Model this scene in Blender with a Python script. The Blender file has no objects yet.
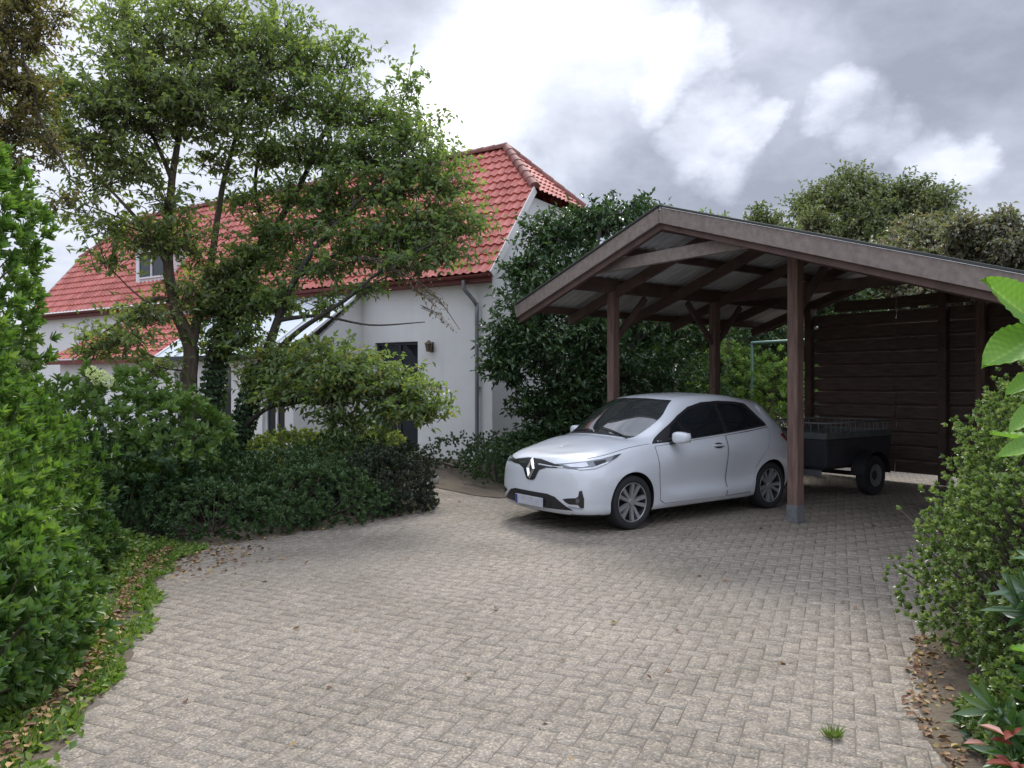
import bpy, bmesh, math, random
import numpy as np
from mathutils import Vector, Matrix
from mathutils.bvhtree import BVHTree

scene = bpy.context.scene
COL = scene.collection
rad = math.radians
RNG = np.random.default_rng(7)
random.seed(7)
F, CX, CY, CAMZ = 769.0, 512.0, 385.0, 1.66


def P(px, py, Y):
    return Vector(((px - CX) / F * Y, Y, CAMZ - (py - CY) / F * Y))


# ------------------------------------------------------------------ tags
def tag(o, label, cat, group=None, kind=None):
    o['label'] = label
    o['category'] = cat
    if group: o['group'] = group
    if kind: o['kind'] = kind
    return o


def empty(name, loc=(0, 0, 0), rz=0.0):
    o = bpy.data.objects.new(name, None)
    COL.objects.link(o)
    o.empty_display_size = 0.2
    o.location = loc
    o.rotation_euler = (0, 0, rz)
    return o


def link(name, me, mats, parent=None, world=True):
    if not isinstance(mats, (list, tuple)): mats = [mats]
    for m in mats: me.materials.append(m)
    o = bpy.data.objects.new(name, me)
    COL.objects.link(o)
    if parent is not None:
        o.parent = parent
        if world:  # geometry given in world space
            o.matrix_parent_inverse = PM(parent).inverted()
    return o


def PM(o):
    m = Matrix.Translation(o.location) @ o.rotation_euler.to_matrix().to_4x4()
    if o.parent: m = PM(o.parent) @ o.matrix_parent_inverse @ m
    return m


def from_bm(name, bm, mats, parent=None, smooth=False, angle=None, world=True):
    me = bpy.data.meshes.new(name)
    bm.normal_update()
    if smooth:
        for f in bm.faces: f.smooth = True
        if angle:
            for e in bm.edges:
                if len(e.link_faces) == 2 and e.calc_face_angle(0) > rad(angle): e.smooth = False
    bm.to_mesh(me)
    bm.free()
    return link(name, me, mats, parent, world)


def arr_mesh(name, V, Fc, mats, parent=None, attrs=None, smooth=False, world=True):
    """V (n,3), Fc (m,k) faces of equal size k"""
    me = bpy.data.meshes.new(name)
    n, (m, k) = len(V), Fc.shape
    me.vertices.add(n)
    me.vertices.foreach_set('co', np.ascontiguousarray(V, dtype=np.float32).ravel())
    me.loops.add(m * k)
    me.loops.foreach_set('vertex_index', Fc.astype(np.int32).ravel())
    me.polygons.add(m)
    me.polygons.foreach_set('loop_start', np.arange(0, m * k, k, dtype=np.int32))
    me.polygons.foreach_set('loop_total', np.full(m, k, dtype=np.int32))
    if smooth: me.polygons.foreach_set('use_smooth', np.ones(m, dtype=bool))
    me.update(calc_edges=True)
    if attrs:
        for an, av in attrs.items():
            a = me.attributes.new(an, 'FLOAT', 'POINT')
            a.data.foreach_set('value', av.astype(np.float32))
    return link(name, me, mats, parent, world)


# ------------------------------------------------------------------ materials
def nt(m):
    return m.node_tree.nodes, m.node_tree.links


def newmat(name):
    m = bpy.data.materials.new(name)
    m.use_nodes = True
    return m


def ramp(n, stops, interp='LINEAR'):
    r = n.new('ShaderNodeValToRGB')
    r.color_ramp.interpolation = interp
    e = r.color_ramp.elements
    while len(e) > 2: e.remove(e[-1])
    while len(e) < len(stops): e.new(0.5)
    for i, (p, c) in enumerate(stops):
        e[i].position = p
        e[i].color = (*c, 1)
    return r


def simple(name, col, rough=0.6, metal=0.0, noise=0.12, scale=8, bump=0.0, bscale=60, coat=0.0, spec=0.5, stretch=None):
    m = newmat(name)
    n, l = nt(m)
    b = n['Principled BSDF']
    b.inputs['Roughness'].default_value = rough
    b.inputs['Metallic'].default_value = metal
    b.inputs['Coat Weight'].default_value = coat
    b.inputs['Coat Roughness'].default_value = 0.05
    b.inputs['Specular IOR Level'].default_value = spec
    tc = n.new('ShaderNodeTexCoord')
    mp = n.new('ShaderNodeMapping')
    if stretch: mp.inputs['Scale'].default_value = stretch
    l.new(tc.outputs['Object'], mp.inputs['Vector'])
    nz = n.new('ShaderNodeTexNoise')
    nz.inputs['Scale'].default_value = scale
    nz.inputs['Detail'].default_value = 6
    l.new(mp.outputs[0], nz.inputs['Vector'])
    c = np.array(col)
    r = ramp(n, [(0.3, tuple(c * (1 - noise))), (0.7, tuple(np.minimum(c * (1 + noise), 1)))])
    l.new(nz.outputs['Fac'], r.inputs['Fac'])
    l.new(r.outputs['Color'], b.inputs['Base Color'])
    if bump > 0:
        n2 = n.new('ShaderNodeTexNoise')
        n2.inputs['Scale'].default_value = bscale
        n2.inputs['Detail'].default_value = 4
        l.new(mp.outputs[0], n2.inputs['Vector'])
        bp = n.new('ShaderNodeBump')
        bp.inputs['Strength'].default_value = bump
        bp.inputs['Distance'].default_value = 0.01
        l.new(n2.outputs['Fac'], bp.inputs['Height'])
        l.new(bp.outputs['Normal'], b.inputs['Normal'])
    return m


def leafmat(name, stops, rough=0.42, transl=0.3, spec=0.45):
    """stops: colours over the per-leaf attribute 'var' (leaf-to-leaf differences of hue)"""
    m = newmat(name)
    n, l = nt(m)
    b = n['Principled BSDF']
    b.inputs['Roughness'].default_value = rough
    b.inputs['Specular IOR Level'].default_value = spec
    a = n.new('ShaderNodeAttribute')
    a.attribute_name = 'var'
    r = ramp(n, stops)
    l.new(a.outputs['Fac'], r.inputs['Fac'])
    l.new(r.outputs['Color'], b.inputs['Base Color'])
    t = n.new('ShaderNodeBsdfTranslucent')
    mx = n.new('ShaderNodeMixShader')
    mul = n.new('ShaderNodeMix')
    mul.data_type = 'RGBA'
    mul.blend_type = 'MULTIPLY'
    mul.inputs['Factor'].default_value = 1
    l.new(r.outputs['Color'], mul.inputs[6])
    mul.inputs[7].default_value = (1.5, 1.7, 0.6, 1)
    l.new(mul.outputs[2], t.inputs['Color'])
    mx.inputs[0].default_value = transl
    l.new(b.outputs[0], mx.inputs[1])
    l.new(t.outputs[0], mx.inputs[2])
    l.new(mx.outputs[0], n['Material Output'].inputs['Surface'])
    return m


M = {}
M['leaf_tree'] = leafmat('leaf_tree', [(0, (.14, .18, .095)), (.55, (.20, .245, .125)), (.9, (.27, .31, .12)), (1, (.32, .27, .10))], transl=.5)
M['leaf_tree_b'] = leafmat('leaf_tree_b', [(0, (.12, .17, .085)), (.6, (.17, .23, .11)), (.93, (.25, .30, .12)), (1, (.34, .28, .09))], transl=.5)
M['leaf_brown'] = leafmat('leaf_brown', [(0, (.12, .12, .06)), (.5, (.18, .16, .08)), (1, (.28, .19, .11))], transl=.45)
M['leaf_dry'] = leafmat('leaf_dry', [(0, (.16, .12, .06)), (.6, (.24, .18, .10)), (1, (.12, .13, .05))], rough=.7, transl=.2)
M['leaf_laurel'] = leafmat('leaf_laurel', [(0, (.062, .13, .032)), (.6, (.11, .195, .05)), (1, (.21, .30, .08))], rough=.45, transl=.38)
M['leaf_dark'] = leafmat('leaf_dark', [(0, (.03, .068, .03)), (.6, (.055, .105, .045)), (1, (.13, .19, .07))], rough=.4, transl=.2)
M['leaf_cover'] = leafmat('leaf_cover', [(0, (.045, .085, .035)), (.7, (.075, .13, .052)), (.96, (.13, .19, .07)), (1, (.25, .26, .12))], rough=.45, transl=.2)
M['leaf_purple'] = leafmat('leaf_purple', [(0, (.03, .045, .03)), (.6, (.045, .055, .04)), (1, (.09, .09, .06))], rough=.5, transl=.2)
M['leaf_light'] = leafmat('leaf_light', [(0, (.08, .14, .04)), (.6, (.135, .22, .06)), (1, (.24, .33, .10))], rough=.5, transl=.3)
M['leaf_box'] = leafmat('leaf_box', [(0, (.07, .12, .04)), (.5, (.14, .205, .07)), (1, (.34, .40, .17))], rough=.35, transl=.3, spec=.7)
M['leaf_mid'] = leafmat('leaf_mid', [(0, (.045, .10, .03)), (.6, (.08, .15, .045)), (1, (.16, .24, .07))], rough=.42, transl=.28)
M['leaf_rhodo'] = leafmat('leaf_rhodo', [(0, (.035, .085, .03)), (.6, (.06, .13, .04)), (1, (.13, .22, .07))], rough=.25, transl=.15, spec=.8)
M['leaf_young'] = leafmat('leaf_young', [(0, (.12, .25, .04)), (.6, (.18, .33, .06)), (1, (.30, .45, .12))], rough=.5, transl=.35)
M['leaf_far'] = leafmat('leaf_far', [(0, (.12, .15, .08)), (.6, (.17, .205, .105)), (1, (.26, .25, .14))], rough=.6, transl=.25)
M['leaf_reddish'] = leafmat('leaf_reddish', [(0, (.13, .15, .11)), (.55, (.21, .215, .16)), (.85, (.28, .22, .17)), (1, (.33, .20, .16))], rough=.5, transl=.25)
M['leaf_litter'] = leafmat('leaf_litter', [(0, (.12, .06, .035)), (.5, (.24, .13, .07)), (.8, (.38, .25, .12)), (1, (.45, .35, .14))], rough=.7, transl=.1)
M['grass'] = leafmat('grass', [(0, (.09, .16, .03)), (.6, (.16, .26, .05)), (1, (.30, .33, .10))], rough=.5, transl=.3)
M['petal'] = leafmat('petal', [(0, (.65, .68, .45)), (1, (.85, .85, .72))], rough=.6, transl=.3)
M['red'] = leafmat('red', [(0, (.22, .05, .035)), (.6, (.32, .09, .06)), (1, (.40, .2, .18))], rough=.5, transl=.15)
M['bark'] = simple('bark', (.10, .075, .055), .85, noise=.4, scale=9, bump=.9, bscale=30, stretch=(3, 3, .7))
M['bark_dark'] = simple('bark_dark', (.055, .05, .04), .9, noise=.4, scale=10, bump=.9, bscale=30, stretch=(3, 3, .7))
M['twig'] = simple('twig', (.075, .06, .045), .85, noise=.2)
M['stem_green'] = simple('stem_green', (.12, .16, .06), .6, noise=.2)
M['wood_post'] = simple('wood_post', (.16, .10, .08), .75, noise=.35, scale=5, bump=.4, bscale=25, stretch=(6, 6, .6))
M['wood_fascia'] = simple('wood_fascia', (.235, .19, .17), .8, noise=.2, scale=14, bump=.25, bscale=60)
M['wood_beam'] = simple('wood_beam', (.10, .062, .052), .8, noise=.3, scale=4, bump=.4)
M['wood_wall'] = simple('wood_wall', (.115, .078, .064), .75, noise=.35, scale=4, bump=.5, bscale=20, stretch=(1, 1, 8))
M['roof_sheet'] = simple('roof_sheet', (.50, .50, .52), .7, noise=.22, scale=2.2, bump=.1)
M['edge_metal'] = simple('edge_metal', (.05, .055, .05), .5, metal=.3)
M['galv'] = simple('galv', (.42, .43, .44), .45, metal=.6, noise=.15, scale=20)
M['galv_dark'] = simple('galv_dark', (.22, .23, .24), .5, metal=.5, noise=.15, scale=20)
M['zinc'] = simple('zinc', (.20, .21, .22), .5, metal=.3)
M['door_frame'] = simple('door_frame', (.03, .035, .045), .4)
M['white_frame'] = simple('white_frame', (.72, .73, .74), .4, noise=.04)
M['grey_frame'] = simple('grey_frame', (.30, .33, .37), .4, noise=.05)
M['green_metal'] = simple('green_metal', (.12, .22, .17), .5)
M['stone_white'] = simple('stone_white', (.55, .54, .5), .8, noise=.2, scale=20, bump=.3)
M['concrete'] = simple('concrete', (.38, .37, .35), .85, noise=.2, scale=14, bump=.4)
M['verge'] = simple('verge', (.70, .68, .66), .6, noise=.06)
M['redwood'] = simple('redwood', (.16, .035, .03), .6, noise=.2)
M['bronze'] = simple('bronze', (.16, .13, .09), .4, metal=.6)
M['soil'] = None


def plaster():
    m = newmat('plaster')
    n, l = nt(m)
    b = n['Principled BSDF']
    b.inputs['Roughness'].default_value = .85
    tc = n.new('ShaderNodeTexCoord')
    nz = n.new('ShaderNodeTexNoise'); nz.inputs['Scale'].default_value = .7; nz.inputs['Detail'].default_value = 8
    nz.inputs['Roughness'].default_value = .65
    l.new(tc.outputs['Object'], nz.inputs['Vector'])
    r = ramp(n, [(.3, (.68, .68, .67)), (.7, (.78, .775, .76))])
    l.new(nz.outputs['Fac'], r.inputs['Fac'])
    # weather streaks that run down the wall
    mp = n.new('ShaderNodeMapping'); mp.inputs['Scale'].default_value = (5, 5, .25)
    l.new(tc.outputs['Object'], mp.inputs['Vector'])
    n3 = n.new('ShaderNodeTexNoise'); n3.inputs['Scale'].default_value = 1.3; n3.inputs['Detail'].default_value = 5
    l.new(mp.outputs[0], n3.inputs['Vector'])
    r3 = ramp(n, [(.5, (1, 1, 1)), (.95, (.93, .93, .92))])
    l.new(n3.outputs['Fac'], r3.inputs['Fac'])
    mx = n.new('ShaderNodeMix'); mx.data_type = 'RGBA'; mx.blend_type = 'MULTIPLY'; mx.inputs['Factor'].default_value = 1
    l.new(r.outputs[0], mx.inputs[6]); l.new(r3.outputs[0], mx.inputs[7])
    l.new(mx.outputs[2], b.inputs['Base Color'])
    n2 = n.new('ShaderNodeTexNoise'); n2.inputs['Scale'].default_value = 45; n2.inputs['Detail'].default_value = 3
    l.new(tc.outputs['Object'], n2.inputs['Vector'])
    bp = n.new('ShaderNodeBump'); bp.inputs['Strength'].default_value = .35; bp.inputs['Distance'].default_value = .01
    l.new(n2.outputs['Fac'], bp.inputs['Height']); l.new(bp.outputs['Normal'], b.inputs['Normal'])
    return m


M['plaster'] = plaster()


def tile_mat():
    m = newmat('roof_tile')
    n, l = nt(m)
    b = n['Principled BSDF']
    b.inputs['Roughness'].default_value = .5
    a = n.new('ShaderNodeAttribute'); a.attribute_name = 'var'
    r = ramp(n, [(0, (.40, .095, .07)), (.5, (.49, .125, .095)), (1, (.58, .185, .145))])
    l.new(a.outputs['Fac'], r.inputs['Fac'])
    tc = n.new('ShaderNodeTexCoord')
    nz = n.new('ShaderNodeTexNoise'); nz.inputs['Scale'].default_value = 1.6; nz.inputs['Detail'].default_value = 8; nz.inputs['Roughness'].default_value = .7
    l.new(tc.outputs['Object'], nz.inputs['Vector'])
    r2 = ramp(n, [(.42, (1, 1, 1)), (.75, (.62, .60, .55))])
    l.new(nz.outputs['Fac'], r2.inputs['Fac'])
    mx = n.new('ShaderNodeMix'); mx.data_type = 'RGBA'; mx.blend_type = 'MULTIPLY'; mx.inputs['Factor'].default_value = 1
    l.new(r.outputs[0], mx.inputs[6]); l.new(r2.outputs[0], mx.inputs[7])
    l.new(mx.outputs[2], b.inputs['Base Color'])
    return m


M['tile'] = tile_mat()
M['tile_dark'] = simple('tile_ridge', (.22, .09, .075), .75, noise=.35, scale=5)


def paver_mat():
    m = newmat('paver')
    n, l = nt(m)
    b = n['Principled BSDF']
    b.inputs['Roughness'].default_value = .82
    b.inputs['Specular IOR Level'].default_value = .35
    a = n.new('ShaderNodeAttribute'); a.attribute_name = 'var'
    r = ramp(n, [(0, (.232, .207, .180)), (.5, (.243, .217, .189)), (1, (.256, .228, .199))])
    l.new(a.outputs['Fac'], r.inputs['Fac'])
    tc = n.new('ShaderNodeTexCoord')

    def mul(prev, fac_out, stops):
        rr = ramp(n, stops); l.new(fac_out, rr.inputs['Fac'])
        mx = n.new('ShaderNodeMix'); mx.data_type = 'RGBA'; mx.blend_type = 'MULTIPLY'; mx.inputs['Factor'].default_value = 1
        l.new(prev, mx.inputs[6]); l.new(rr.outputs[0], mx.inputs[7])
        return mx.outputs[2]
    v = n.new('ShaderNodeTexVoronoi'); v.inputs['Scale'].default_value = 100
    l.new(tc.outputs['Object'], v.inputs['Vector'])
    sp = n.new('ShaderNodeSeparateColor'); l.new(v.outputs['Color'], sp.inputs[0])
    c = mul(r.outputs[0], sp.outputs[0], [(0, (.68, .66, .63)), (.5, (.98, .98, .98)), (.8, (1.16, 1.16, 1.13)), (1, (1.65, 1.6, 1.5))])
    nz = n.new('ShaderNodeTexNoise'); nz.inputs['Scale'].default_value = .55; nz.inputs['Detail'].default_value = 9; nz.inputs['Roughness'].default_value = .62
    l.new(tc.outputs['Object'], nz.inputs['Vector'])
    c = mul(c, nz.outputs['Fac'], [(.3, (.68, .67, .62)), (.5, (.98, .97, .94)), (.72, (1.22, 1.19, 1.14))])
    n2 = n.new('ShaderNodeTexNoise'); n2.inputs['Scale'].default_value = 7; n2.inputs['Detail'].default_value = 6; n2.inputs['Roughness'].default_value = .7
    l.new(tc.outputs['Object'], n2.inputs['Vector'])
    c = mul(c, n2.outputs['Fac'], [(.3, (.95, .945, .93)), (.7, (1.04, 1.04, 1.04))])
    l.new(c, b.inputs['Base Color'])
    bp = n.new('ShaderNodeBump'); bp.inputs['Strength'].default_value = .7; bp.inputs['Distance'].default_value = .004
    l.new(sp.outputs[1], bp.inputs['Height']); l.new(bp.outputs['Normal'], b.inputs['Normal'])
    return m


M['paver'] = paver_mat()


def soil_mat():
    m = newmat('soil')
    n, l = nt(m)
    b = n['Principled BSDF']; b.inputs['Roughness'].default_value = .95
    tc = n.new('ShaderNodeTexCoord')
    nz = n.new('ShaderNodeTexNoise'); nz.inputs['Scale'].default_value = 1.2; nz.inputs['Detail'].default_value = 12; nz.inputs['Roughness'].default_value = .7
    l.new(tc.outputs['Object'], nz.inputs['Vector'])
    r = ramp(n, [(.3, (.06, .048, .034)), (.52, (.13, .10, .07)), (.75, (.07, .09, .035))])
    l.new(nz.outputs['Fac'], r.inputs['Fac']); l.new(r.outputs[0], b.inputs['Base Color'])
    n2 = n.new('ShaderNodeTexNoise'); n2.inputs['Scale'].default_value = 30; n2.inputs['Detail'].default_value = 5
    l.new(tc.outputs['Object'], n2.inputs['Vector'])
    bp = n.new('ShaderNodeBump'); bp.inputs['Strength'].default_value = .8; bp.inputs['Distance'].default_value = .03
    l.new(n2.outputs['Fac'], bp.inputs['Height']); l.new(bp.outputs['Normal'], b.inputs['Normal'])
    return m


M['soil'] = soil_mat()
M['joint'] = simple('joint_sand', (.125, .112, .09), .95, noise=.42, scale=1.7, bump=.4)


def flat(name, col, rough=.3, metal=0., coat=0., spec=.5):
    m = newmat(name)
    b = m.node_tree.nodes['Principled BSDF']
    b.inputs['Base Color'].default_value = (*col, 1)
    b.inputs['Roughness'].default_value = rough
    b.inputs['Metallic'].default_value = metal
    b.inputs['Coat Weight'].default_value = coat
    b.inputs['Coat Roughness'].default_value = .03
    b.inputs['Specular IOR Level'].default_value = spec
    return m


M['glass'] = flat('glass', (.015, .02, .025), .05, spec=.6)
M['paint'] = simple('paint_white', (.62, .645, .68), .32, noise=.015, scale=3, coat=.9)
M['car_glass'] = flat('car_glass', (.012, .015, .018), .03, spec=.6, coat=.3)
M['black_plastic'] = simple('black_plastic', (.018, .018, .02), .5, noise=.1)
M['rubber'] = simple('rubber', (.022, .022, .024), .8, noise=.2, bump=.3)
M['seam'] = flat('seam', (.03, .03, .035), .7)
M['alloy'] = simple('alloy', (.36, .36, .37), .35, metal=.55, noise=.08)
M['alloy_dark'] = simple('alloy_dark', (.05, .05, .055), .5, metal=.4)
M['chrome'] = flat('chrome', (.75, .76, .78), .12, metal=1.)
M['headlamp'] = flat('headlamp', (.09, .10, .115), .12, metal=.3, coat=1.)
M['lens'] = flat('lens', (.45, .47, .5), .1, metal=.4, coat=1.)
M['taillamp'] = flat('taillamp', (.35, .02, .02), .1, coat=1.)
M['plate'] = simple('plate', (.45, .46, .50), .5, noise=.12, scale=14)
M['plate_blue'] = flat('plate_blue', (.05, .07, .25), .4)
M['trailer_panel'] = simple('trailer_panel', (.035, .034, .042), .5, noise=.2, scale=5)
M['trailer_rim'] = simple('trailer_rim', (.13, .15, .14), .5, metal=.3, noise=.2)
M['tarp'] = simple('tarp', (.07, .08, .08), .55, noise=.25, scale=5, bump=.3, bscale=10)


def poly_glass():
    m = newmat('porch_glass')
    n, l = nt(m)
    b = n['Principled BSDF']
    b.inputs['Base Color'].default_value = (.62, .68, .72, 1)
    b.inputs['Roughness'].default_value = .12
    b.inputs['Coat Weight'].default_value = .6
    return m


M['porch_glass'] = poly_glass()
M['screen_glass'] = flat('screen_glass', (.03, .036, .036), .03, spec=1.0, coat=1.0)


# ------------------------------------------------------------------ geometry helpers
def bm_box(bm, cx, cy, cz, sx, sy, sz, mat=None):
    r = bmesh.ops.create_cube(bm, size=1)
    mm = Matrix.Translation((cx, cy, cz)) @ Matrix.Diagonal((sx, sy, sz, 1))
    if mat is not None: mm = mat @ mm
    bmesh.ops.transform(bm, matrix=mm, verts=r['verts'])
    return r['verts']


def bm_beam(bm, p0, p1, w, h, up=Vector((0, 0, 1)), bevel=0.0):
    p0, p1 = Vector(p0), Vector(p1)
    a = (p1 - p0)
    L = a.length
    a.normalize()
    s = a.cross(up).normalized()
    u = s.cross(a).normalized()
    R = Matrix((a, s, u)).transposed().to_4x4()
    mm = Matrix.Translation((p0 + p1) / 2) @ R
    vs = bm_box(bm, 0, 0, 0, L, w, h, mm)
    if bevel:
        es = {e for v in vs for e in v.link_edges}
        bmesh.ops.bevel(bm, geom=list(es), offset=bevel, segments=1, affect='EDGES')


def beam(name, p0, p1, w, h, m, parent, up=Vector((0, 0, 1)), bevel=0.004):
    bm = bmesh.new()
    bm_beam(bm, p0, p1, w, h, up, bevel)
    return from_bm(name, bm, m, parent)


def smooth_path(pts, rs, n=5):
    out, ro = [], []
    k = len(pts)
    for i in range(k - 1):
        p0 = pts[max(i - 1, 0)]; p1 = pts[i]; p2 = pts[i + 1]; p3 = pts[min(i + 2, k - 1)]
        for j in range(n):
            t = j / n
            out.append(0.5 * ((2 * p1) + (p2 - p0) * t + (2 * p0 - 5 * p1 + 4 * p2 - p3) * t * t + (3 * p1 - p0 - 3 * p2 + p3) * t ** 3))
            ro.append(rs[i] * (1 - t) + rs[i + 1] * t)
    out.append(pts[-1]); ro.append(rs[-1])
    return out, ro


def tube_arrays(pts, rs, sides=7, wob=0.0):
    pts = [Vector(p) for p in pts]
    V, Fc = [], []
    prev = None
    for i, p in enumerate(pts):
        a = (pts[min(i + 1, len(pts) - 1)] - pts[max(i - 1, 0)]).normalized()
        if prev is None:
            s = a.cross(Vector((.3, .9, .1))).normalized()
        else:
            s = (prev - a * prev.dot(a)).normalized()
        prev = s
        u = a.cross(s)
        for k in range(sides):
            an = 2 * math.pi * k / sides
            r = rs[i] * (1 + (wob * math.sin(3 * an + i * 1.3) if wob else 0))
            V.append(p + s * math.cos(an) * r + u * math.sin(an) * r)
    for i in range(len(pts) - 1):
        for k in range(sides):
            k2 = (k + 1) % sides
            Fc.append((i * sides + k, i * sides + k2, (i + 1) * sides + k2, (i + 1) * sides + k))
    return np.array([tuple(v) for v in V]), np.array(Fc)


class Geo:
    def __init__(s): s.V, s.F, s.n = [], [], 0

    def add(s, V, Fc):
        s.V.append(V); s.F.append(Fc + s.n); s.n += len(V)

    def tube(s, pts, rs, sides=7, wob=0.0): s.add(*tube_arrays(pts, rs, sides, wob))

    def obj(s, name, m, parent=None, smooth=True, world=True):
        return arr_mesh(name, np.concatenate(s.V), np.concatenate(s.F), m, parent, smooth=smooth, world=world)


def tube_obj(name, pts, rs, m, parent, sides=10, world=True):
    g = Geo()
    if not isinstance(rs, (list, tuple)): rs = [rs] * len(pts)
    g.tube(pts, rs, sides)
    # end caps
    V, Fc = g.V[0], g.F[0]
    o = g.obj(name, m, parent, world=world)
    return o


def norm(a):
    return a / np.maximum(np.linalg.norm(a, axis=1, keepdims=True), 1e-9)


class Leaves:
    def __init__(s): s.p, s.d, s.n, s.L, s.W, s.v = [], [], [], [], [], []

    def add(s, p, d, n, L, W, v=None):
        k = len(p)
        s.p.append(p); s.d.append(norm(d)); s.n.append(n)
        s.L.append(np.broadcast_to(L, k)); s.W.append(np.broadcast_to(W, k))
        s.v.append(RNG.random(k) if v is None else v)

    def obj(s, name, m, parent=None, fine=False, droop=.15, fold=.25):
        p = np.concatenate(s.p); a = np.concatenate(s.d); nn = np.concatenate(s.n)
        L = np.concatenate(s.L)[:, None]; W = np.concatenate(s.W)[:, None]; v = np.concatenate(s.v)
        sd = norm(np.cross(a, nn)); n = norm(np.cross(sd, a))
        if fine:
            pts = [p, p + a * L * .3 + sd * W * .42 + n * W * fold, p + a * L * .68 + sd * W * .46 + n * (W * fold - L * droop * .5),
                   p + a * L - n * L * droop, p + a * L * .68 - sd * W * .46 + n * (W * fold - L * droop * .5), p + a * L * .3 - sd * W * .42 + n * W * fold,
                   ]
            k = 6
            V = np.stack(pts, 1).reshape(-1, 3)
            b = np.arange(len(p))[:, None] * 6
            Fc = np.concatenate([b + np.array([0, 1, 2, 3]), b + np.array([0, 3, 4, 5])], 1).reshape(-1, 4)
        else:
            pts = [p, p + a * L * .5 + sd * W * .5 + n * W * fold, p + a * L - n * L * droop, p + a * L * .5 - sd * W * .5 + n * W * fold]
            k = 4
            V = np.stack(pts, 1).reshape(-1, 3)
            b = np.arange(len(p))[:, None] * 4
            Fc = np.concatenate([b + np.array([0, 1, 2]), b + np.array([0, 2, 3])], 1).reshape(-1, 3)
        return arr_mesh(name, V, Fc, m, parent, attrs={'var': np.repeat(v, k)}, smooth=fine)


def ball(n, power=2.2):
    d = norm(RNG.normal(size=(n, 3)))
    return d * (RNG.random((n, 1)) ** (1 / power))


def clump(lv, geo, c, r, ntw, nl, L, W, origin=None, droop=.35, twig_r=.005, vbias=0.0, upn=1.0):
    """twigs from the clump's heart to points in the ellipsoid, leaves along every twig"""
    c = np.array(c, float); r = np.array(r, float)
    o = np.array(origin, float) if origin is not None else c - np.array([0, 0, r[2] * .4])
    ends = c + ball(ntw) * r
    st = o + RNG.normal(size=(ntw, 3)) * r * .15
    vec = ends - st
    t = np.linspace(.35, 1.0, nl)[None, :, None] + RNG.normal(size=(ntw, nl, 1)) * .04
    sag = np.zeros((ntw, nl, 3)); sag[..., 2] = (np.sin(np.clip(t[..., 0], 0, 1) * np.pi) * .12 * np.linalg.norm(vec, axis=1)[:, None])
    pos = (st[:, None] + vec[:, None] * t + sag).reshape(-1, 3)
    tv = np.repeat(norm(vec), nl, 0)
    k = len(pos)
    d = tv * .7 + RNG.normal(size=(k, 3)) * .75
    d[:, 2] -= droop
    nn = RNG.normal(size=(k, 3)) * .45; nn[:, 2] += upn
    twv = RNG.random((ntw, 1)) * .4 + vbias
    v = np.clip((twv + RNG.random((ntw, nl)) * .6).ravel(), 0, 1)
    pos = pos + RNG.normal(size=(k, 3)) * .02
    lv.add(pos, d, nn, L * (.65 + .7 * RNG.random(k)), W * (.7 + .6 * RNG.random(k)), v)
    if geo is not None:
        for i in range(0, ntw, 1):
            mid = (st[i] + ends[i]) / 2; mid[2] += .12 * np.linalg.norm(vec[i]) * .8
            geo.tube([Vector(st[i]), Vector(mid), Vector(ends[i])], [twig_r * 1.6, twig_r, twig_r * .4], 3)


def rosettes(lv, geo, ells, dens, L, W, nleaf=8, spread=.8, up=.5, inner=.35, jitter=.06, vb=0.0, zmin=.03):
    """shoot tips on the surface of a union of ellipsoids, each tip a whorl of leaves"""
    for (c, r) in ells:
        c = np.array(c, float); r = np.array(r, float)
        area = 4 * np.pi * ((r[0] * r[1]) ** 1.6 / 3 + (r[0] * r[2]) ** 1.6 / 3 + (r[1] * r[2]) ** 1.6 / 3) ** (1 / 1.6)
        n = int(area * dens)
        d = norm(RNG.normal(size=(n, 3)))
        # lumpy surface
        ph = RNG.random(3) * 6
        lump = 1 + .10 * np.sin(d[:, 0] * 7 + ph[0]) * np.cos(d[:, 2] * 6 + ph[1]) + .07 * np.sin(d[:, 1] * 11 + ph[2]) + RNG.normal(size=n) * jitter
        sh = np.where(RNG.random(n) < inner, .70 + .25 * RNG.random(n), 1.0)
        p = c + d * r * (lump * sh)[:, None]
        nm = norm(d / r)
        keep = p[:, 2] > zmin
        for (c2, r2) in ells:
            if np.allclose(c2, c): continue
            q = (p - np.array(c2)) / np.array(r2)
            keep &= (q ** 2).sum(1) > .72
        p, nm = p[keep], nm[keep]
        n = len(p)
        ax = nm + np.array([0, 0, up]) + RNG.normal(size=(n, 3)) * .3
        ax = norm(ax)
        rv = RNG.random(n) * .55 + vb
        t1 = norm(np.cross(ax, RNG.normal(size=(n, 3)))); t2 = np.cross(ax, t1)
        for k in range(nleaf):
            an = 2 * np.pi * (k * .381966 + RNG.random(n) * .08)
            s = spread * (.45 + .8 * (k / nleaf))
            dr = ax + (t1 * np.cos(an)[:, None] + t2 * np.sin(an)[:, None]) * s
            base = p - ax * (L * .5 * k / nleaf)
            nn = ax - dr * .2 + RNG.normal(size=(n, 3)) * .15
            lv.add(base, dr, nn, L * (.7 + .5 * RNG.random(n)), W * (.8 + .4 * RNG.random(n)), np.clip(rv + RNG.random(n) * .4, 0, 1))
        if geo is not None:
            sel = RNG.choice(n, min(n, max(6, n // 30)), replace=False)
            for i in sel:
                b = c + (p[i] - c) * .1; b[2] = max(.0, c[2] - r[2] * .9)
                mid = (b * .4 + p[i] * .6); mid[:2] = b[:2] * .45 + p[i][:2] * .55
                geo.tube([Vector(b), Vector(mid), Vector(p[i])], [.012, .008, .004], 4)


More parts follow.
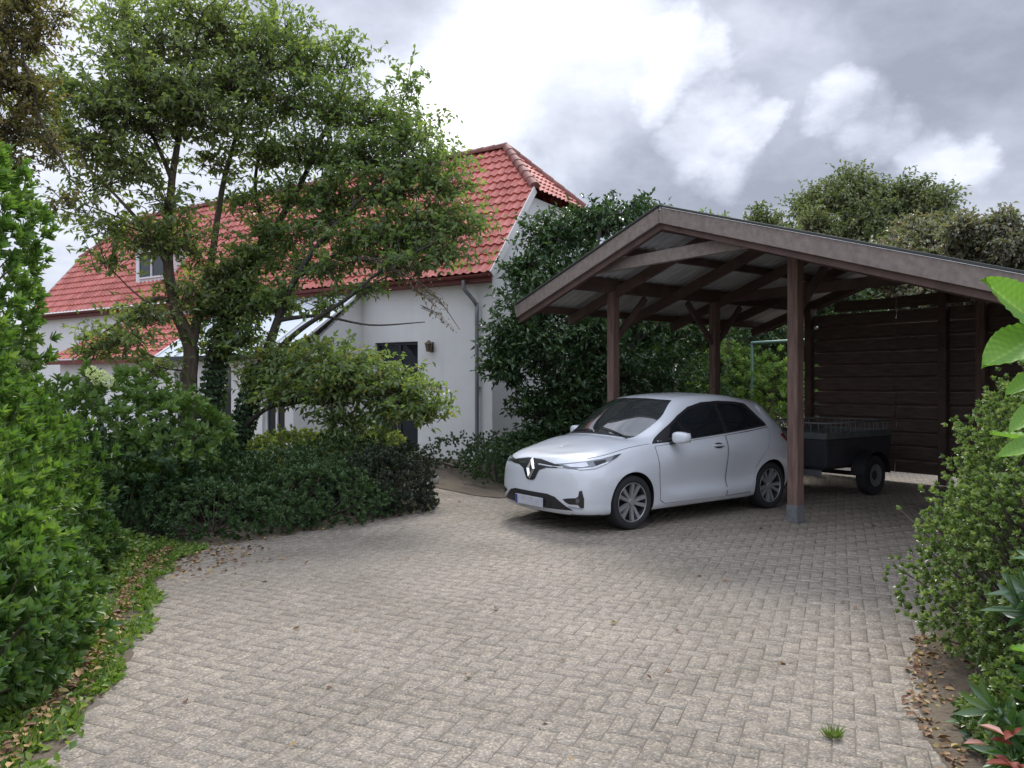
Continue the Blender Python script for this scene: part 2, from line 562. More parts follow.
def shrub(name, label, cat, mat, ells, dens, L, W, stem='twig', group=None, fine=True, **kw):
    c0 = ells[0][0]
    root = empty(name, (c0[0], c0[1], 0))
    tag(root, label, cat, group)
    lv, g = Leaves(), Geo()
    rosettes(lv, g, ells, dens, L, W, **kw)
    lv.obj('foliage', M[mat], root, fine=fine)
    g.obj('stem', M[stem], root)
    return root


# ------------------------------------------------------------------ camera, world, light
cam = bpy.data.cameras.new('camera')
cam.sensor_width = 36
cam.lens = 36 * F / 1024
cam.clip_end = 1500
cam.clip_start = .05
cam.shift_y = (CY - 384) / 1024
co = bpy.data.objects.new('camera', cam)
co.location = (0, 0, CAMZ)
co.rotation_euler = (rad(90), 0, 0)
COL.objects.link(co)
scene.camera = co

SUN_AZ, SUN_EL = 4.0, 48.0     # azimuth east of +Y (view direction), elevation
w = bpy.data.worlds.new('World')
scene.world = w
w.use_nodes = True
n, l = w.node_tree.nodes, w.node_tree.links
bg = n['Background']
sky = n.new('ShaderNodeTexSky')
sky.sky_type = 'NISHITA'
sky.sun_disc = False
sky.sun_elevation = rad(SUN_EL)
sky.sun_rotation = rad(SUN_AZ)
tc = n.new('ShaderNodeTexCoord')


def vmath(op, a, b=None):
    m = n.new('ShaderNodeVectorMath'); m.operation = op
    for i, x in enumerate((a, b)):
        if x is None: continue
        if isinstance(x, (tuple, list)): m.inputs[i].default_value = x
        elif isinstance(x, (int, float)): m.inputs['Scale'].default_value = x
        else: l.new(x, m.inputs[i])
    return m


def fmath(op, a, b=None, clamp=False):
    m = n.new('ShaderNodeMath'); m.operation = op; m.use_clamp = clamp
    for i, x in enumerate((a, b)):
        if x is None: continue
        if isinstance(x, (int, float)): m.inputs[i].default_value = x
        else: l.new(x, m.inputs[i])
    return m.outputs[0]


D = tc.outputs['Generated']
sep = n.new('ShaderNodeSeparateXYZ'); l.new(D, sep.inputs[0])
zc = fmath('ADD', fmath('MAXIMUM', sep.outputs[2], 0.0), .28)
cx_ = fmath('DIVIDE', sep.outputs[0], zc); cy_ = fmath('DIVIDE', sep.outputs[1], zc)
cv = n.new('ShaderNodeCombineXYZ'); l.new(cx_, cv.inputs[0]); l.new(cy_, cv.inputs[1])
nz = n.new('ShaderNodeTexNoise'); nz.inputs['Scale'].default_value = 2.1; nz.inputs['Detail'].default_value = 9
nz.inputs['Roughness'].default_value = .52; nz.inputs['Distortion'].default_value = .35
l.new(cv.outputs[0], nz.inputs['Vector'])
wn = n.new('ShaderNodeTexNoise'); wn.inputs['Scale'].default_value = 4.2; wn.inputs['Detail'].default_value = 9; wn.inputs['Roughness'].default_value = .56
l.new(D, wn.inputs['Vector'])
wo = vmath('SUBTRACT', wn.outputs['Color'], (.5, .5, .5))
wo2 = vmath('MULTIPLY', wo.outputs[0], (.30, .30, .21))
DW = vmath('ADD', D, wo2.outputs[0]).outputs[0]
DW = vmath('NORMALIZE', DW).outputs[0]


def spots(lst, wide=1.45):
    acc = None
    for (px, py, ri, ro) in lst:
        v = Vector(((px - CX) / F, 1, (CY - py) / F)).normalized()
        dt = n.new('ShaderNodeVectorMath'); dt.operation = 'DOT_PRODUCT'
        l.new(DW, dt.inputs[0]); dt.inputs[1].default_value = v
        mr = n.new('ShaderNodeMapRange'); mr.interpolation_type = 'SMOOTHSTEP'
        l.new(dt.outputs['Value'], mr.inputs['Value'])
        mr.inputs['From Min'].default_value = math.cos(ro * wide / F); mr.inputs['From Max'].default_value = math.cos(ri * .4 / F)
        acc = mr.outputs[0] if acc is None else fmath('MAXIMUM', acc, mr.outputs[0])
    return acc


bright = spots([(550, 30, 30, 115), (495, 100, 15, 80), (610, 55, 8, 60), (465, 130, 10, 60), (600, -160, 60, 160)])
holes = spots([(705, 125, 2, 48), (730, 155, 2, 44), (760, 140, 2, 26), (835, 108, 2, 40), (868, 122, 2, 38), (905, 140, 2, 44), (945, 165, 2, 46), (985, 180, 2, 34), (668, 72, 2, 44), (700, 62, 2, 30)], 1.1)
soft = spots([(420, 100, 10, 120), (130, 210, 10, 170), (300, 90, 10, 150), (60, 60, 10, 140), (1000, 215, 5, 60), (760, 85, 5, 60)])
dark = spots([(610, 150, 20, 95), (880, 50, 80, 230), (700, 100, 5, 40), (760, 190, 20, 90), (960, 90, 40, 160), (490, 42, 4, 26), (370, 15, 10, 90)])
fbn = n.new('ShaderNodeTexNoise'); fbn.inputs['Scale'].default_value = 6.0; fbn.inputs['Detail'].default_value = 10; fbn.inputs['Roughness'].default_value = .58
fbs = vmath('MULTIPLY', D, (1, 1, 1.9)); l.new(fbs.outputs[0], fbn.inputs['Vector'])
lum = fmath('ADD', fmath('MULTIPLY', nz.outputs['Fac'], .50), fmath('MULTIPLY', bright, .52))
lum = fmath('ADD', lum, fmath('MULTIPLY', fmath('SUBTRACT', fbn.outputs['Fac'], .46), .75))
hf = n.new('ShaderNodeTexNoise'); hf.inputs['Scale'].default_value = 13; hf.inputs['Detail'].default_value = 9; hf.inputs['Roughness'].default_value = .6
l.new(fbs.outputs[0], hf.inputs['Vector'])
hsum = fmath('ADD', holes, fmath('MULTIPLY', fmath('SUBTRACT', hf.outputs['Fac'], .5), 1.5))
hr = n.new('ShaderNodeMapRange'); hr.interpolation_type = 'SMOOTHSTEP'; l.new(hsum, hr.inputs['Value'])
hr.inputs['From Min'].default_value = .15; hr.inputs['From Max'].default_value = 1.25
lum = fmath('ADD', lum, fmath('MULTIPLY', fmath('MULTIPLY', hr.outputs[0], fmath('MINIMUM', fmath('MULTIPLY', holes, 3.0), 1.0)), .36))
lum = fmath('ADD', lum, fmath('MULTIPLY', soft, .24))
lum = fmath('SUBTRACT', lum, fmath('MULTIPLY', dark, .20))
cr = ramp(n, [(.04, (.215, .233, .285)), (.26, (.32, .342, .405)), (.48, (.47, .495, .57)), (.76, (.70, .72, .78)), (1.0, (1.1, 1.1, 1.12))])
l.new(lum, cr.inputs['Fac'])
# unseen sky overhead, brightened to put more light on the ground
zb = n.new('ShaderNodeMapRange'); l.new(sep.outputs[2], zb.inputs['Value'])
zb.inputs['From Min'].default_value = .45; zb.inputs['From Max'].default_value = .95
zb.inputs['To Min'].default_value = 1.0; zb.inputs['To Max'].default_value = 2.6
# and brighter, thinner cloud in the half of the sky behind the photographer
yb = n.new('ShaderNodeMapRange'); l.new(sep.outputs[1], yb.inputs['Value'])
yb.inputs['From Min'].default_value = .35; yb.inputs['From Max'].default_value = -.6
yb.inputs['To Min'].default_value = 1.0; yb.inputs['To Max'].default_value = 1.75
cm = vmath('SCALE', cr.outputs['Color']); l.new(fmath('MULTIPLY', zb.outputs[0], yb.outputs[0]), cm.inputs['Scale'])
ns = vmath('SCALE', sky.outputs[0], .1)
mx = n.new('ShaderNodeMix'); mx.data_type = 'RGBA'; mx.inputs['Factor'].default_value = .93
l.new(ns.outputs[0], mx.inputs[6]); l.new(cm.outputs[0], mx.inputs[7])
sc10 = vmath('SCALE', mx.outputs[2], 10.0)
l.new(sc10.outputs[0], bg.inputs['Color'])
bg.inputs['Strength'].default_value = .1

sun = bpy.data.lights.new('sun', 'SUN')
sun.energy = 2.0
sun.angle = rad(14)
sun.color = (1, .96, .9)
so = bpy.data.objects.new('sun', sun)
sd = Vector((math.sin(rad(SUN_AZ)) * math.cos(rad(SUN_EL)), math.cos(rad(SUN_AZ)) * math.cos(rad(SUN_EL)), math.sin(rad(SUN_EL))))
so.rotation_euler = (-sd).to_track_quat('-Z', 'Y').to_euler()
COL.objects.link(so)
scene.view_settings.view_transform = 'Standard'
scene.view_settings.look = 'None'
scene.view_settings.exposure = 0.72
scene.view_settings.gamma = 1
scene.cycles.max_bounces = 6
scene.cycles.transparent_max_bounces = 4

# ------------------------------------------------------------------ ground and paving
def sheet(name, pts, z, m, kind='structure'):
    bm = bmesh.new()
    bm.faces.new([bm.verts.new((x, y, z)) for x, y in pts])
    o = from_bm(name, bm, m)
    if kind: o['kind'] = kind
    return o


bm = bmesh.new()
bmesh.ops.create_grid(bm, x_segments=60, y_segments=60, size=300)
o = from_bm('ground', bm, M['soil']); o.location = (0, 0, -.03); o['kind'] = 'structure'

PAVE = [(-1.6, 1.2), (-2.02, 3.0), (-2.11, 3.4), (-2.28, 4.33), (-2.66, 5.43), (-2.95, 6.23), (-3.25, 7.3), (-3.2, 7.9), (-2.6, 8.55), (-1.95, 9.3), (-1.2, 10.3),
        (-1.15, 11.4), (-1.7, 12.8), (-2.6, 14.4), (-3.6, 16.6), (-4.0, 18.4), (-2.2, 18.4), (-1.9, 16.6), (-1.2, 14.4), (-.75, 12.6), (-.1, 11.75), (.6, 12.2), (2.4, 13.6),
        (5.6, 17.0), (8.6, 13.6), (10.0, 10.6), (8.2, 8.8), (5.4, 7.6), (3.9, 6.4), (2.75, 5.0), (2.1, 3.9), (1.9, 3.2), (1.9, 1.2)]


def inside(x, y, poly):
    c = False
    j = len(poly) - 1
    for i in range(len(poly)):
        xi, yi = poly[i]; xj, yj = poly[j]
        if (yi > y) != (yj > y) and x < (xj - xi) * (y - yi) / (yj - yi) + xi: c = not c
        j = i
    return c


sheet('driveway_bed', PAVE, -.0030, M['joint'])
BW = .10
ANG = rad(-23)
ca, sa = math.cos(ANG), math.sin(ANG)
V, Fc, A = [], [], []
nb = 0
JT = .0021
for i in range(-190, 190):
    for j in range(-190, 190):
        k = (i - j) % 4
        if k == 0: x0, y0, x1, y1 = i, j, i + 2, j + 1
        elif k == 2: x0, y0, x1, y1 = i, j - 1, i + 1, j + 1
        else: continue
        mx_, my_ = (x0 + x1) / 2 * BW, (y0 + y1) / 2 * BW
        wx, wy = mx_ * ca - my_ * sa + 0, mx_ * sa + my_ * ca + 8
        if not (-5 < wx < 11 and 1 < wy < 19) or not inside(wx, wy, PAVE): continue
        jx, jy = random.gauss(0, .0015), random.gauss(0, .0015)
        a0, b0, a1, b1 = x0 * BW + JT + jx, y0 * BW + JT + jy, x1 * BW - JT + jx, y1 * BW - JT + jy
        tz = [random.gauss(0, .00025) for _ in range(4)]
        dz = random.gauss(0, .0005)
        e = .0025
        pts = []
        for (a, b) in ((a0, b0), (a1, b0), (a1, b1), (a0, b1)): pts.append((a, b, -.0046))
        for q, (a, b) in enumerate(((a0 + e, b0 + e), (a1 - e, b0 + e), (a1 - e, b1 - e), (a0 + e, b1 - e))): pts.append((a, b, dz + tz[q]))
        for (a, b, z) in pts: V.append((a * ca - b * sa, a * sa + b * ca + 8, z))
        o_ = nb * 8
        Fc += [(o_ + 4, o_ + 5, o_ + 6, o_ + 7), (o_, o_ + 1, o_ + 5, o_ + 4), (o_ + 1, o_ + 2, o_ + 6, o_ + 5), (o_ + 2, o_ + 3, o_ + 7, o_ + 6), (o_ + 3, o_, o_ + 4, o_ + 7)]
        A += [random.random()] * 8
        nb += 1
dw = arr_mesh('driveway', np.array(V), np.array(Fc), M['paver'], attrs={'var': np.array(A)})
dw['kind'] = 'structure'

# raised soil margins that lap over the uneven paver edge
def margin(name, edge, side, wout, z=.010):
    V, Fc = [], []
    pts = []
    for (a, b) in zip(edge[:-1], edge[1:]):
        a, b = np.array(a), np.array(b)
        m_ = max(2, int(np.linalg.norm(b - a) / .06))
        for i in range(m_): pts.append(a + (b - a) * i / m_)
    pts = np.array(pts + [np.array(edge[-1])])
    tg = np.gradient(pts, axis=0); tg /= np.linalg.norm(tg, axis=1, keepdims=True)
    nn = np.stack([-tg[:, 1], tg[:, 0]], 1) * side
    cols = [(-.055, -.012), (-.045, z * .5), (-.02, z), (.1, z * 2), (wout, z)]
    for i, (p, q) in enumerate(zip(pts, nn)):
        w1 = .012 * math.sin(i * .71) + .018 * math.sin(i * .29 + 2) + random.gauss(0, .008)
        for j, (o_, zz) in enumerate(cols):
            pp = p + q * (o_ + (w1 if j < 4 else 0))
            V.append((pp[0], pp[1], zz + (random.gauss(0, .002) if 0 < j < 4 else 0)))
    k = len(cols)
    for i in range(len(pts) - 1):
        for j in range(k - 1): Fc.append((i * k + j, i * k + j + 1, (i + 1) * k + j + 1, (i + 1) * k + j))
    o = arr_mesh(name, np.array(V), np.array(Fc), M['soil'], smooth=True)
    o['kind'] = 'structure'


margin('soil', [(-1.6, 1.6), (-2.02, 3.0), (-2.11, 3.4), (-2.28, 4.33), (-2.66, 5.43), (-2.95, 6.23), (-3.25, 7.3), (-3.2, 7.9), (-2.6, 8.55), (-1.95, 9.3), (-1.2, 10.3), (-1.15, 11.4), (-1.7, 12.8), (-2.6, 14.4)], 1, .9)
margin('soil', [(1.9, 1.6), (1.9, 3.2), (2.1, 3.9), (2.75, 5.0), (3.9, 6.4), (5.4, 7.6)], -1, .9)
margin('soil', [(-1.9, 16.6), (-1.2, 14.4), (-.75, 12.6), (-.1, 11.75), (.6, 12.2), (2.4, 13.6)], -1, .5)

# ------------------------------------------------------------------ house
U2 = Vector((-.847, .532, 0))
N2 = Vector((-.532, -.847, 0))


def H(s, o, z): return Vector((-.44, 17, 0)) + U2 * s + N2 * o + Vector((0, 0, z))


house = empty('house', H(0, 0, 0))
tag(house, 'white plastered house with a red tiled half-hipped roof behind the garden trees', 'house')
HL = 19.4
WALLH = 4.1
SL = 1.2
zroof = lambda o: 4.40 - SL * o


def wall_open(name, s0, s1, o, z0, z1, opens, th, m, parent):
    xs = sorted({s0, s1, *[v for a in opens for v in a[:2]]})
    zs = sorted({z0, z1, *[v for a in opens for v in a[2:]]})
    bm = bmesh.new()
    vm = {}

    def vv(s, z):
        if (s, z) not in vm: vm[(s, z)] = bm.verts.new(H(s, o, z))
        return vm[(s, z)]
    for i in range(len(xs) - 1):
        for j in range(len(zs) - 1):
            ms, mz = (xs[i] + xs[i + 1]) / 2, (zs[j] + zs[j + 1]) / 2
            if any(a[0] < ms < a[1] and a[2] < mz < a[3] for a in opens): continue
            bm.faces.new([vv(xs[i], zs[j]), vv(xs[i], zs[j + 1]), vv(xs[i + 1], zs[j + 1]), vv(xs[i + 1], zs[j])])
    r = bmesh.ops.extrude_face_region(bm, geom=bm.faces[:])
    bmesh.ops.translate(bm, vec=-N2 * th, verts=[g for g in r['geom'] if isinstance(g, bmesh.types.BMVert)])
    bmesh.ops.recalc_face_normals(bm, faces=bm.faces[:])
    return from_bm(name, bm, m, parent)


wf = wall_open('wall', 0, HL, 0, -.05, 4.02, [(2.10, 3.44, .12, 2.69), (5.0, 6.4, .5, 2.2), (10, 11.2, .9, 2.1), (15.5, 16.7, 2.5, 3.4)], .3, M['plaster'], house)
# gable wall with the half hip cut off
T1 = 1.62
gp = [(0, -.05), (-5.8, -.05), (-5.8, 4.22), (-(5.8 - T1), 6.18), (-T1, 6.18), (0, 4.22)]
bm = bmesh.new()
f = bm.faces.new([bm.verts.new(H(0.0, o_ - .001, z)) for o_, z in gp])
r = bmesh.ops.extrude_face_region(bm, geom=[f])
bmesh.ops.translate(bm, vec=U2 * .3, verts=[g for g in r['geom'] if isinstance(g, bmesh.types.BMVert)])
bmesh.ops.translate(bm, vec=-U2 * .004, verts=bm.verts[:])
bmesh.ops.recalc_face_normals(bm, faces=bm.faces[:])
from_bm('gable_wall', bm, M['plaster'], house)
bm = bmesh.new()
bm_beam(bm, H(.3, -5.65, 2), H(HL, -5.65, 2), .3, 4.1)
from_bm('back_wall', bm, M['plaster'], house)


def tiles(name, O, Ua, Ru, La, Lr, clips, parent, tw=.215, tc=.30, m='tile'):
    Nn = Ua.cross(Ru).normalized()
    if Nn.z < 0: Nn = -Nn
    na = max(2, int(round(La / tw)))
    nc = max(1, int(round(Lr / tc)))
    per = 8
    a = np.linspace(0, La, na * per + 1)
    ph = (np.arange(na * per + 1) % per) / per
    wave = np.where(ph < .55, np.sin(ph / .55 * np.pi) * .034, -.010 * np.sin((ph - .55) / .45 * np.pi))
    rows, hs = [], []
    for c in range(nc):
        rows += [c * Lr / nc, (c + 1) * Lr / nc - .004]
        hs += [.048, .008]
    rows = np.array(rows); hs = np.array(hs)
    O_ = np.array(O); Un = np.array(Ua); Rn = np.array(Ru); Nv = np.array(Nn)
    G = O_ + a[None, :, None] * Un + rows[:, None, None] * Rn + (wave[None, :] + hs[:, None])[..., None] * Nv
    nr, ncx = G.shape[:2]
    V = G.reshape(-1, 3)
    idx = np.arange(nr * ncx).reshape(nr, ncx)
    Fc = np.stack([idx[:-1, :-1], idx[:-1, 1:], idx[1:, 1:], idx[1:, :-1]], -1).reshape(-1, 4)
    tv = RNG.random((nc, na + 1))
    var = np.zeros((nr, ncx))
    for c in range(nc):
        rr = tv[c][np.minimum(np.arange(ncx) // per, na)]
        var[2 * c] = rr; var[2 * c + 1] = rr
    ob = arr_mesh(name, V, Fc, M[m], parent, attrs={'var': var.ravel()})
    me = ob.data
    bm = bmesh.new(); bm.from_mesh(me)
    for (co_, no_) in clips:
        bmesh.ops.bisect_plane(bm, geom=bm.verts[:] + bm.edges[:] + bm.faces[:], plane_co=co_, plane_no=no_, clear_outer=True)
    for f in bm.faces: f.smooth = True
    for e in bm.edges:
        if len(e.link_faces) == 2 and e.calc_face_angle(0) > rad(50): e.smooth = False
    bm.to_mesh(me); bm.free()
    return ob


Zv = Vector((0, 0, 1))
cs = 1 / math.sqrt(1 + SL * SL)
Rf = (-N2 * cs + Zv * SL * cs)      # up the front slope
Rb = (N2 * cs + Zv * SL * cs)       # up the back slope
RZ = zroof(-2.9)
SV = -.14
SR = 1.485                           # ridge end
ridge_end = H(SR, -2.9, RZ)
hA, hB = H(SV, -T1, zroof(-T1)), H(SV, -(5.8 - T1), zroof(-T1))
hipN = (hB - hA).cross(ridge_end - hA).normalized()
if hipN.z < 0: hipN = -hipN
ridge_end2 = H(HL - SR, -2.9, RZ)
hA2, hB2 = H(HL + .14, -T1, zroof(-T1)), H(HL + .14, -(5.8 - T1), zroof(-T1))
hipN2 = (hB2 - hA2).cross(ridge_end2 - hA2).normalized()
if hipN2.z < 0: hipN2 = -hipN2
fr_len = (2.9 + .25) / cs
roof = tiles('roof', H(SV, .25, zroof(.25)), U2, Rf, HL + .28, fr_len, [(ridge_end, hipN), (ridge_end2, hipN2)], house)
tiles('roof', H(HL + .14, -6.05, zroof(.25)), -U2, Rb, HL + .28, fr_len, [(ridge_end, hipN), (ridge_end2, hipN2)], house)
nF = U2.cross(Rf).normalized(); nF = nF if nF.z > 0 else -nF
nB = U2.cross(Rb).normalized(); nB = nB if nB.z > 0 else -nB
for (A_, B_, E_, uu) in ((hA, hB, ridge_end, 1), (hA2, hB2, ridge_end2, -1)):
    mid = (A_ + B_) / 2
    up_ = (E_ - mid).normalized()
    tiles('half_hip', A_ - (B_ - A_) * .04 - up_ * .12, (B_ - A_).normalized(), up_, (B_ - A_).length * 1.08, (E_ - mid).length + .12, [(E_, nF), (E_, nB)], house)


def ridge_caps(name, p0, p1, parent):
    bm = bmesh.new()
    v = p1 - p0
    k = max(2, int(v.length / .36))
    a = v.normalized()
    s = a.cross(Zv).normalized(); u = s.cross(a)
    for i in range(k):
        q0 = p0 + v * (i / k) - a * .02; q1 = p0 + v * ((i + 1) / k) + a * .03
        ring = []
        for q, r_ in ((q0, .125), (q1, .105)):
            ring.append([bm.verts.new(q + s * math.cos(t) * r_ + u * (math.sin(t) * r_ * .9)) for t in [math.pi * x / 8 for x in range(-1, 10)]])
        for x in range(10): bm.faces.new([ring[0][x], ring[0][x + 1], ring[1][x + 1], ring[1][x]])
        bm.faces.new(ring[0])
    bmesh.ops.recalc_face_normals(bm, faces=bm.faces[:])
    return from_bm(name, bm, M['tile_dark'], parent, smooth=True, angle=40)


ridge_caps('ridge_cap', ridge_end + Zv * .05, ridge_end2 + Zv * .05, house)
for (A_, B_, E_) in ((hA, hB, ridge_end), (hA2, hB2, ridge_end2)):
    ridge_caps('hip_cap', A_ + Zv * .05, E_ + Zv * .05, house)
    ridge_caps('hip_cap', B_ + Zv * .05, E_ + Zv * .05, house)
# verge boards, eaves board, gutter, downpipe
for s_ in (SV - .015, HL + .155):
    beam('verge_board', H(s_, .25, zroof(.25) - .03), H(s_, -T1, zroof(-T1) - .03), .03, .17, M['verge'], house, up=nF)
    beam('verge_board', H(s_, -6.05, zroof(.25) - .03), H(s_, -5.8 + T1, zroof(-T1) - .03), .03, .17, M['verge'], house, up=nB)
beam('eaves_board', H(SV, .22, zroof(.25) - .10), H(HL + .14, .22, zroof(.25) - .10), .03, .15, M['redwood'], house)
beam('soffit', H(0, .1, zroof(.25) - .16), H(HL, .1, zroof(.25) - .16), .2, .02, M['redwood'], house)


def gutter(name, p0, p1, r, parent, m):
    v = (p1 - p0); a = v.normalized(); s = a.cross(Zv).normalized()
    bm = bmesh.new()
    rings = []
    for q in (p0, p1):
        rings.append([bm.verts.new(q + s * math.cos(t) * r - Zv * math.sin(t) * r) for t in [math.pi * x / 8 for x in range(9)]])
    for x in range(8): bm.faces.new([rings[0][x], rings[0][x + 1], rings[1][x + 1], rings[1][x]])
    bm.faces.new(rings[0]); bm.faces.new(rings[1])
    return from_bm(name, bm, m, parent, smooth=True, angle=50)


gut = gutter('gutter', H(SV, .315, zroof(.25) - .02), H(HL, .315, zroof(.25) - .02), .065, house, M['redwood'])
tube_obj('downpipe', smooth_path([H(.55, .31, 3.98), H(.55, .30, 3.8), H(.48, .2, 3.66), H(.36, .1, 3.45), H(.35, .085, 3.2), H(.35, .085, .1)], [.045] * 6, 3)[0], .045, M['zinc'], house)
for z in (3.0, 1.6, .5):
    bmx = bmesh.new()
    bm_box(bmx, 0, 0, 0, .13, .1, .03, Matrix.Translation(H(.35, .05, z)))
    from_bm('pipe_clip', bmx, M['zinc'], house)


def hbox(name, s0, s1, o0, o1, z0, z1, m, parent, bevel=.004):
    bm = bmesh.new()
    bm_beam(bm, H(s0, (o0 + o1) / 2, (z0 + z1) / 2), H(s1, (o0 + o1) / 2, (z0 + z1) / 2), abs(o1 - o0), abs(z1 - z0), bevel=bevel)
    return from_bm(name, bm, m, parent)


def frame_open(s0, s1, z0, z1, o, wd, m, parent, name='window', bars=(), cross=(), glass='glass'):
    bm = bmesh.new()
    oo = o - .12

    def b(sa_, sb_, za, zb):
        bm_beam(bm, H(sa_, oo, (za + zb) / 2), H(sb_, oo, (za + zb) / 2), .07, zb - za)
    b(s0, s0 + wd, z0, z1); b(s1 - wd, s1, z0, z1)
    b(s0 + wd, s1 - wd, z0, z0 + wd); b(s0 + wd, s1 - wd, z1 - wd, z1)
    for x in bars: b(x - wd / 2, x + wd / 2, z0 + wd, z1 - wd)
    for z in cross: b(s0 + wd, s1 - wd, z - wd / 2 - .001, z + wd / 2 - .001)
    fr = from_bm(name, bm, m, parent)
    hbox('pane', s0 + wd * .5, s1 - wd * .5, oo - .012, oo - .002, z0 + wd * .5, z1 - wd * .5, M[glass], fr, 0)
    return fr


door = frame_open(2.10, 3.44, .12, 2.69, 0, .07, M['door_frame'], house, 'door', bars=(2.72,), cross=(2.05,))
hbox('shutter_leaf', 3.20, 3.36, -.02, .03, .16, 1.30, M['grey_frame'], door)
hbox('handle', 2.77, 2.80, -.07, -.03, 1.1, 1.24, M['chrome'], door, .003)
frame_open(10, 11.2, .9, 2.1, 0, .06, M['white_frame'], house, 'window', bars=(10.6,))
frame_open(15.5, 16.7, 2.5, 3.4, 0, .06, M['white_frame'], house, 'window')
# lamp on the wall: back plate, bracket, lantern
wl = hbox('wall_lamp', 1.62, 1.74, .001, .02, 2.42, 2.66, M['bronze'], house)
bm = bmesh.new()
bmesh.ops.create_cone(bm, cap_ends=True, segments=8, radius1=.055, radius2=.09, depth=.18, matrix=Matrix.Translation(H(1.68, .12, 2.52)))
bmesh.ops.create_cone(bm, cap_ends=True, segments=8, radius1=.11, radius2=.02, depth=.08, matrix=Matrix.Translation(H(1.68, .12, 2.652)))
bm_beam(bm, H(1.68, .02, 2.6), H(1.68, .1, 2.6), .02, .02)
from_bm('lantern', bm, M['bronze'], wl)
st = empty('doorstep', H(2.7, .3, 0))
tag(st, 'pale concrete doorstep of two low steps below the dark glazed door', 'step')
hbox('upper_step', 2.0, 3.5, .02, .42, -.02, .14, M['stone_white'], st, .01)
hbox('lower_step', 1.9, 3.55, .42, .82, -.02, .07, M['concrete'], st, .01)

# dormer
bm = bmesh.new()
DS0, DS1, DZ0, DZ1, DO = 12.3, 14.1, 4.9, 6.05, -.42
for (a, b, c, d, e, f_) in ((DS0, DS1, DO, -1.9, DZ0 - .3, DZ1),):
    bm_beam(bm, H(a, (c + d) / 2, (e + f_) / 2), H(b, (c + d) / 2, (e + f_) / 2), abs(d - c), f_ - e)
dm = from_bm('dormer', bm, M['white_frame'], house)
hbox('dormer_roof', DS0 - .15, DS1 + .15, DO + .18, -2.1, DZ1, DZ1 + .09, M['zinc'], dm)
frame_open(DS0 + .2, DS1 - .2, DZ0 + .15, DZ1 - .12, DO + .14, .05, M['white_frame'], dm, 'window', bars=((DS0 + DS1) / 2,))

# side wing with a lean-to tiled roof
WS0, WS1, WO = 8.7, 14.4, 1.8
wing = wall_open('wing_wall', WS0, WS1, WO, -.05, 2.36, [(9.6, 10.6, .9, 1.9), (12.3, 13.3, .9, 1.9)], .25, M['plaster'], house)
for s_ in (WS0, WS1 - .25):
    bm = bmesh.new()
    pr = [(0.002, -.05), (WO - .252, -.05), (WO - .252, 2.34), (0.002, 3.55)]
    f = bm.faces.new([bm.verts.new(H(s_, o_, z)) for o_, z in pr])
    r = bmesh.ops.extrude_face_region(bm, geom=[f])
    bmesh.ops.translate(bm, vec=U2 * .25, verts=[g for g in r['geom'] if isinstance(g, bmesh.types.BMVert)])
    bmesh.ops.recalc_face_normals(bm, faces=bm.faces[:])
    from_bm('wing_side_wall', bm, M['plaster'], wing)
frame_open(9.6, 10.6, .9, 1.9, WO, .06, M['white_frame'], wing, 'window', bars=(10.1,))
frame_open(12.3, 13.3, .9, 1.9, WO, .06, M['white_frame'], wing, 'window', bars=(12.8,))
wr = Vector(-N2 * (WO + .3) + Zv * 1.36); wrl = wr.length; wr.normalize()
hipc = H(WS1 + .3, WO + .3, 2.38)
hn = Vector((U2 + N2 * -.0) * 1.36 / 2.1 + Zv).normalized()
tiles('wing_roof', H(WS0 - .15, WO + .3, 2.38), U2, wr, WS1 - WS0 + .5, wrl, [(hipc, Vector(U2 * .75 + Zv * .66).normalized())], house)
beam('wing_eaves_board', H(WS0 - .15, WO + .28, 2.32), H(WS1 + .3, WO + .28, 2.32), .03, .12, M['redwood'], wing)

# glazed porch between wing and door
PS0, PS1, PO = 3.87, 8.5, 2.2
pw = wall_open('porch_wall', PS0, PS1, PO, -.05, 2.26, [(4.15, 4.9, .35, 2.05), (5.25, 5.6, 1.1, 2.05), (6.0, 6.9, .05, 2.1), (7.3, 8.2, .7, 2.05)], .2, M['plaster'], house)
frame_open(4.15, 4.9, .35, 2.05, PO, .06, M['white_frame'], pw, 'window', bars=(4.52,))
frame_open(5.25, 5.6, 1.1, 2.05, PO, .05, M['white_frame'], pw, 'window')
frame_open(6.0, 6.9, .05, 2.1, PO, .07, M['door_frame'], pw, 'porch_door', bars=(6.45,))
frame_open(7.3, 8.2, .7, 2.05, PO, .06, M['white_frame'], pw, 'window', bars=(7.75,))
for s_ in (PS0,):
    bm = bmesh.new()
    pr = [(0.003, -.05), (PO - .202, -.05), (PO - .202, 2.3), (0.003, 3.85)]
    f = bm.faces.new([bm.verts.new(H(s_, o_, z)) for o_, z in pr])
    r = bmesh.ops.extrude_face_region(bm, geom=[f])
    bmesh.ops.translate(bm, vec=U2 * .12, verts=[g for g in r['geom'] if isinstance(g, bmesh.types.BMVert)])
    bmesh.ops.recalc_face_normals(bm, faces=bm.faces[:])
    from_bm('porch_side_wall', bm, M['plaster'], pw)
pn = U2.cross((H(4, 0, 4.0) - H(4, PO + .25, 2.36))).normalized()
if pn.z < 0: pn = -pn
bm = bmesh.new()
bm_beam(bm, (H(PS0 - .1, 0.02, 3.98) + H(PS0 - .1, PO + .25, 2.36)) / 2, (H(PS1 + .1, 0.02, 3.98) + H(PS1 + .1, PO + .25, 2.36)) / 2, (H(0, 0.02, 3.98) - H(0, PO + .25, 2.36)).length, .03, up=pn)
pr_ = from_bm('porch_roof', bm, M['porch_glass'], house)
bm = bmesh.new()
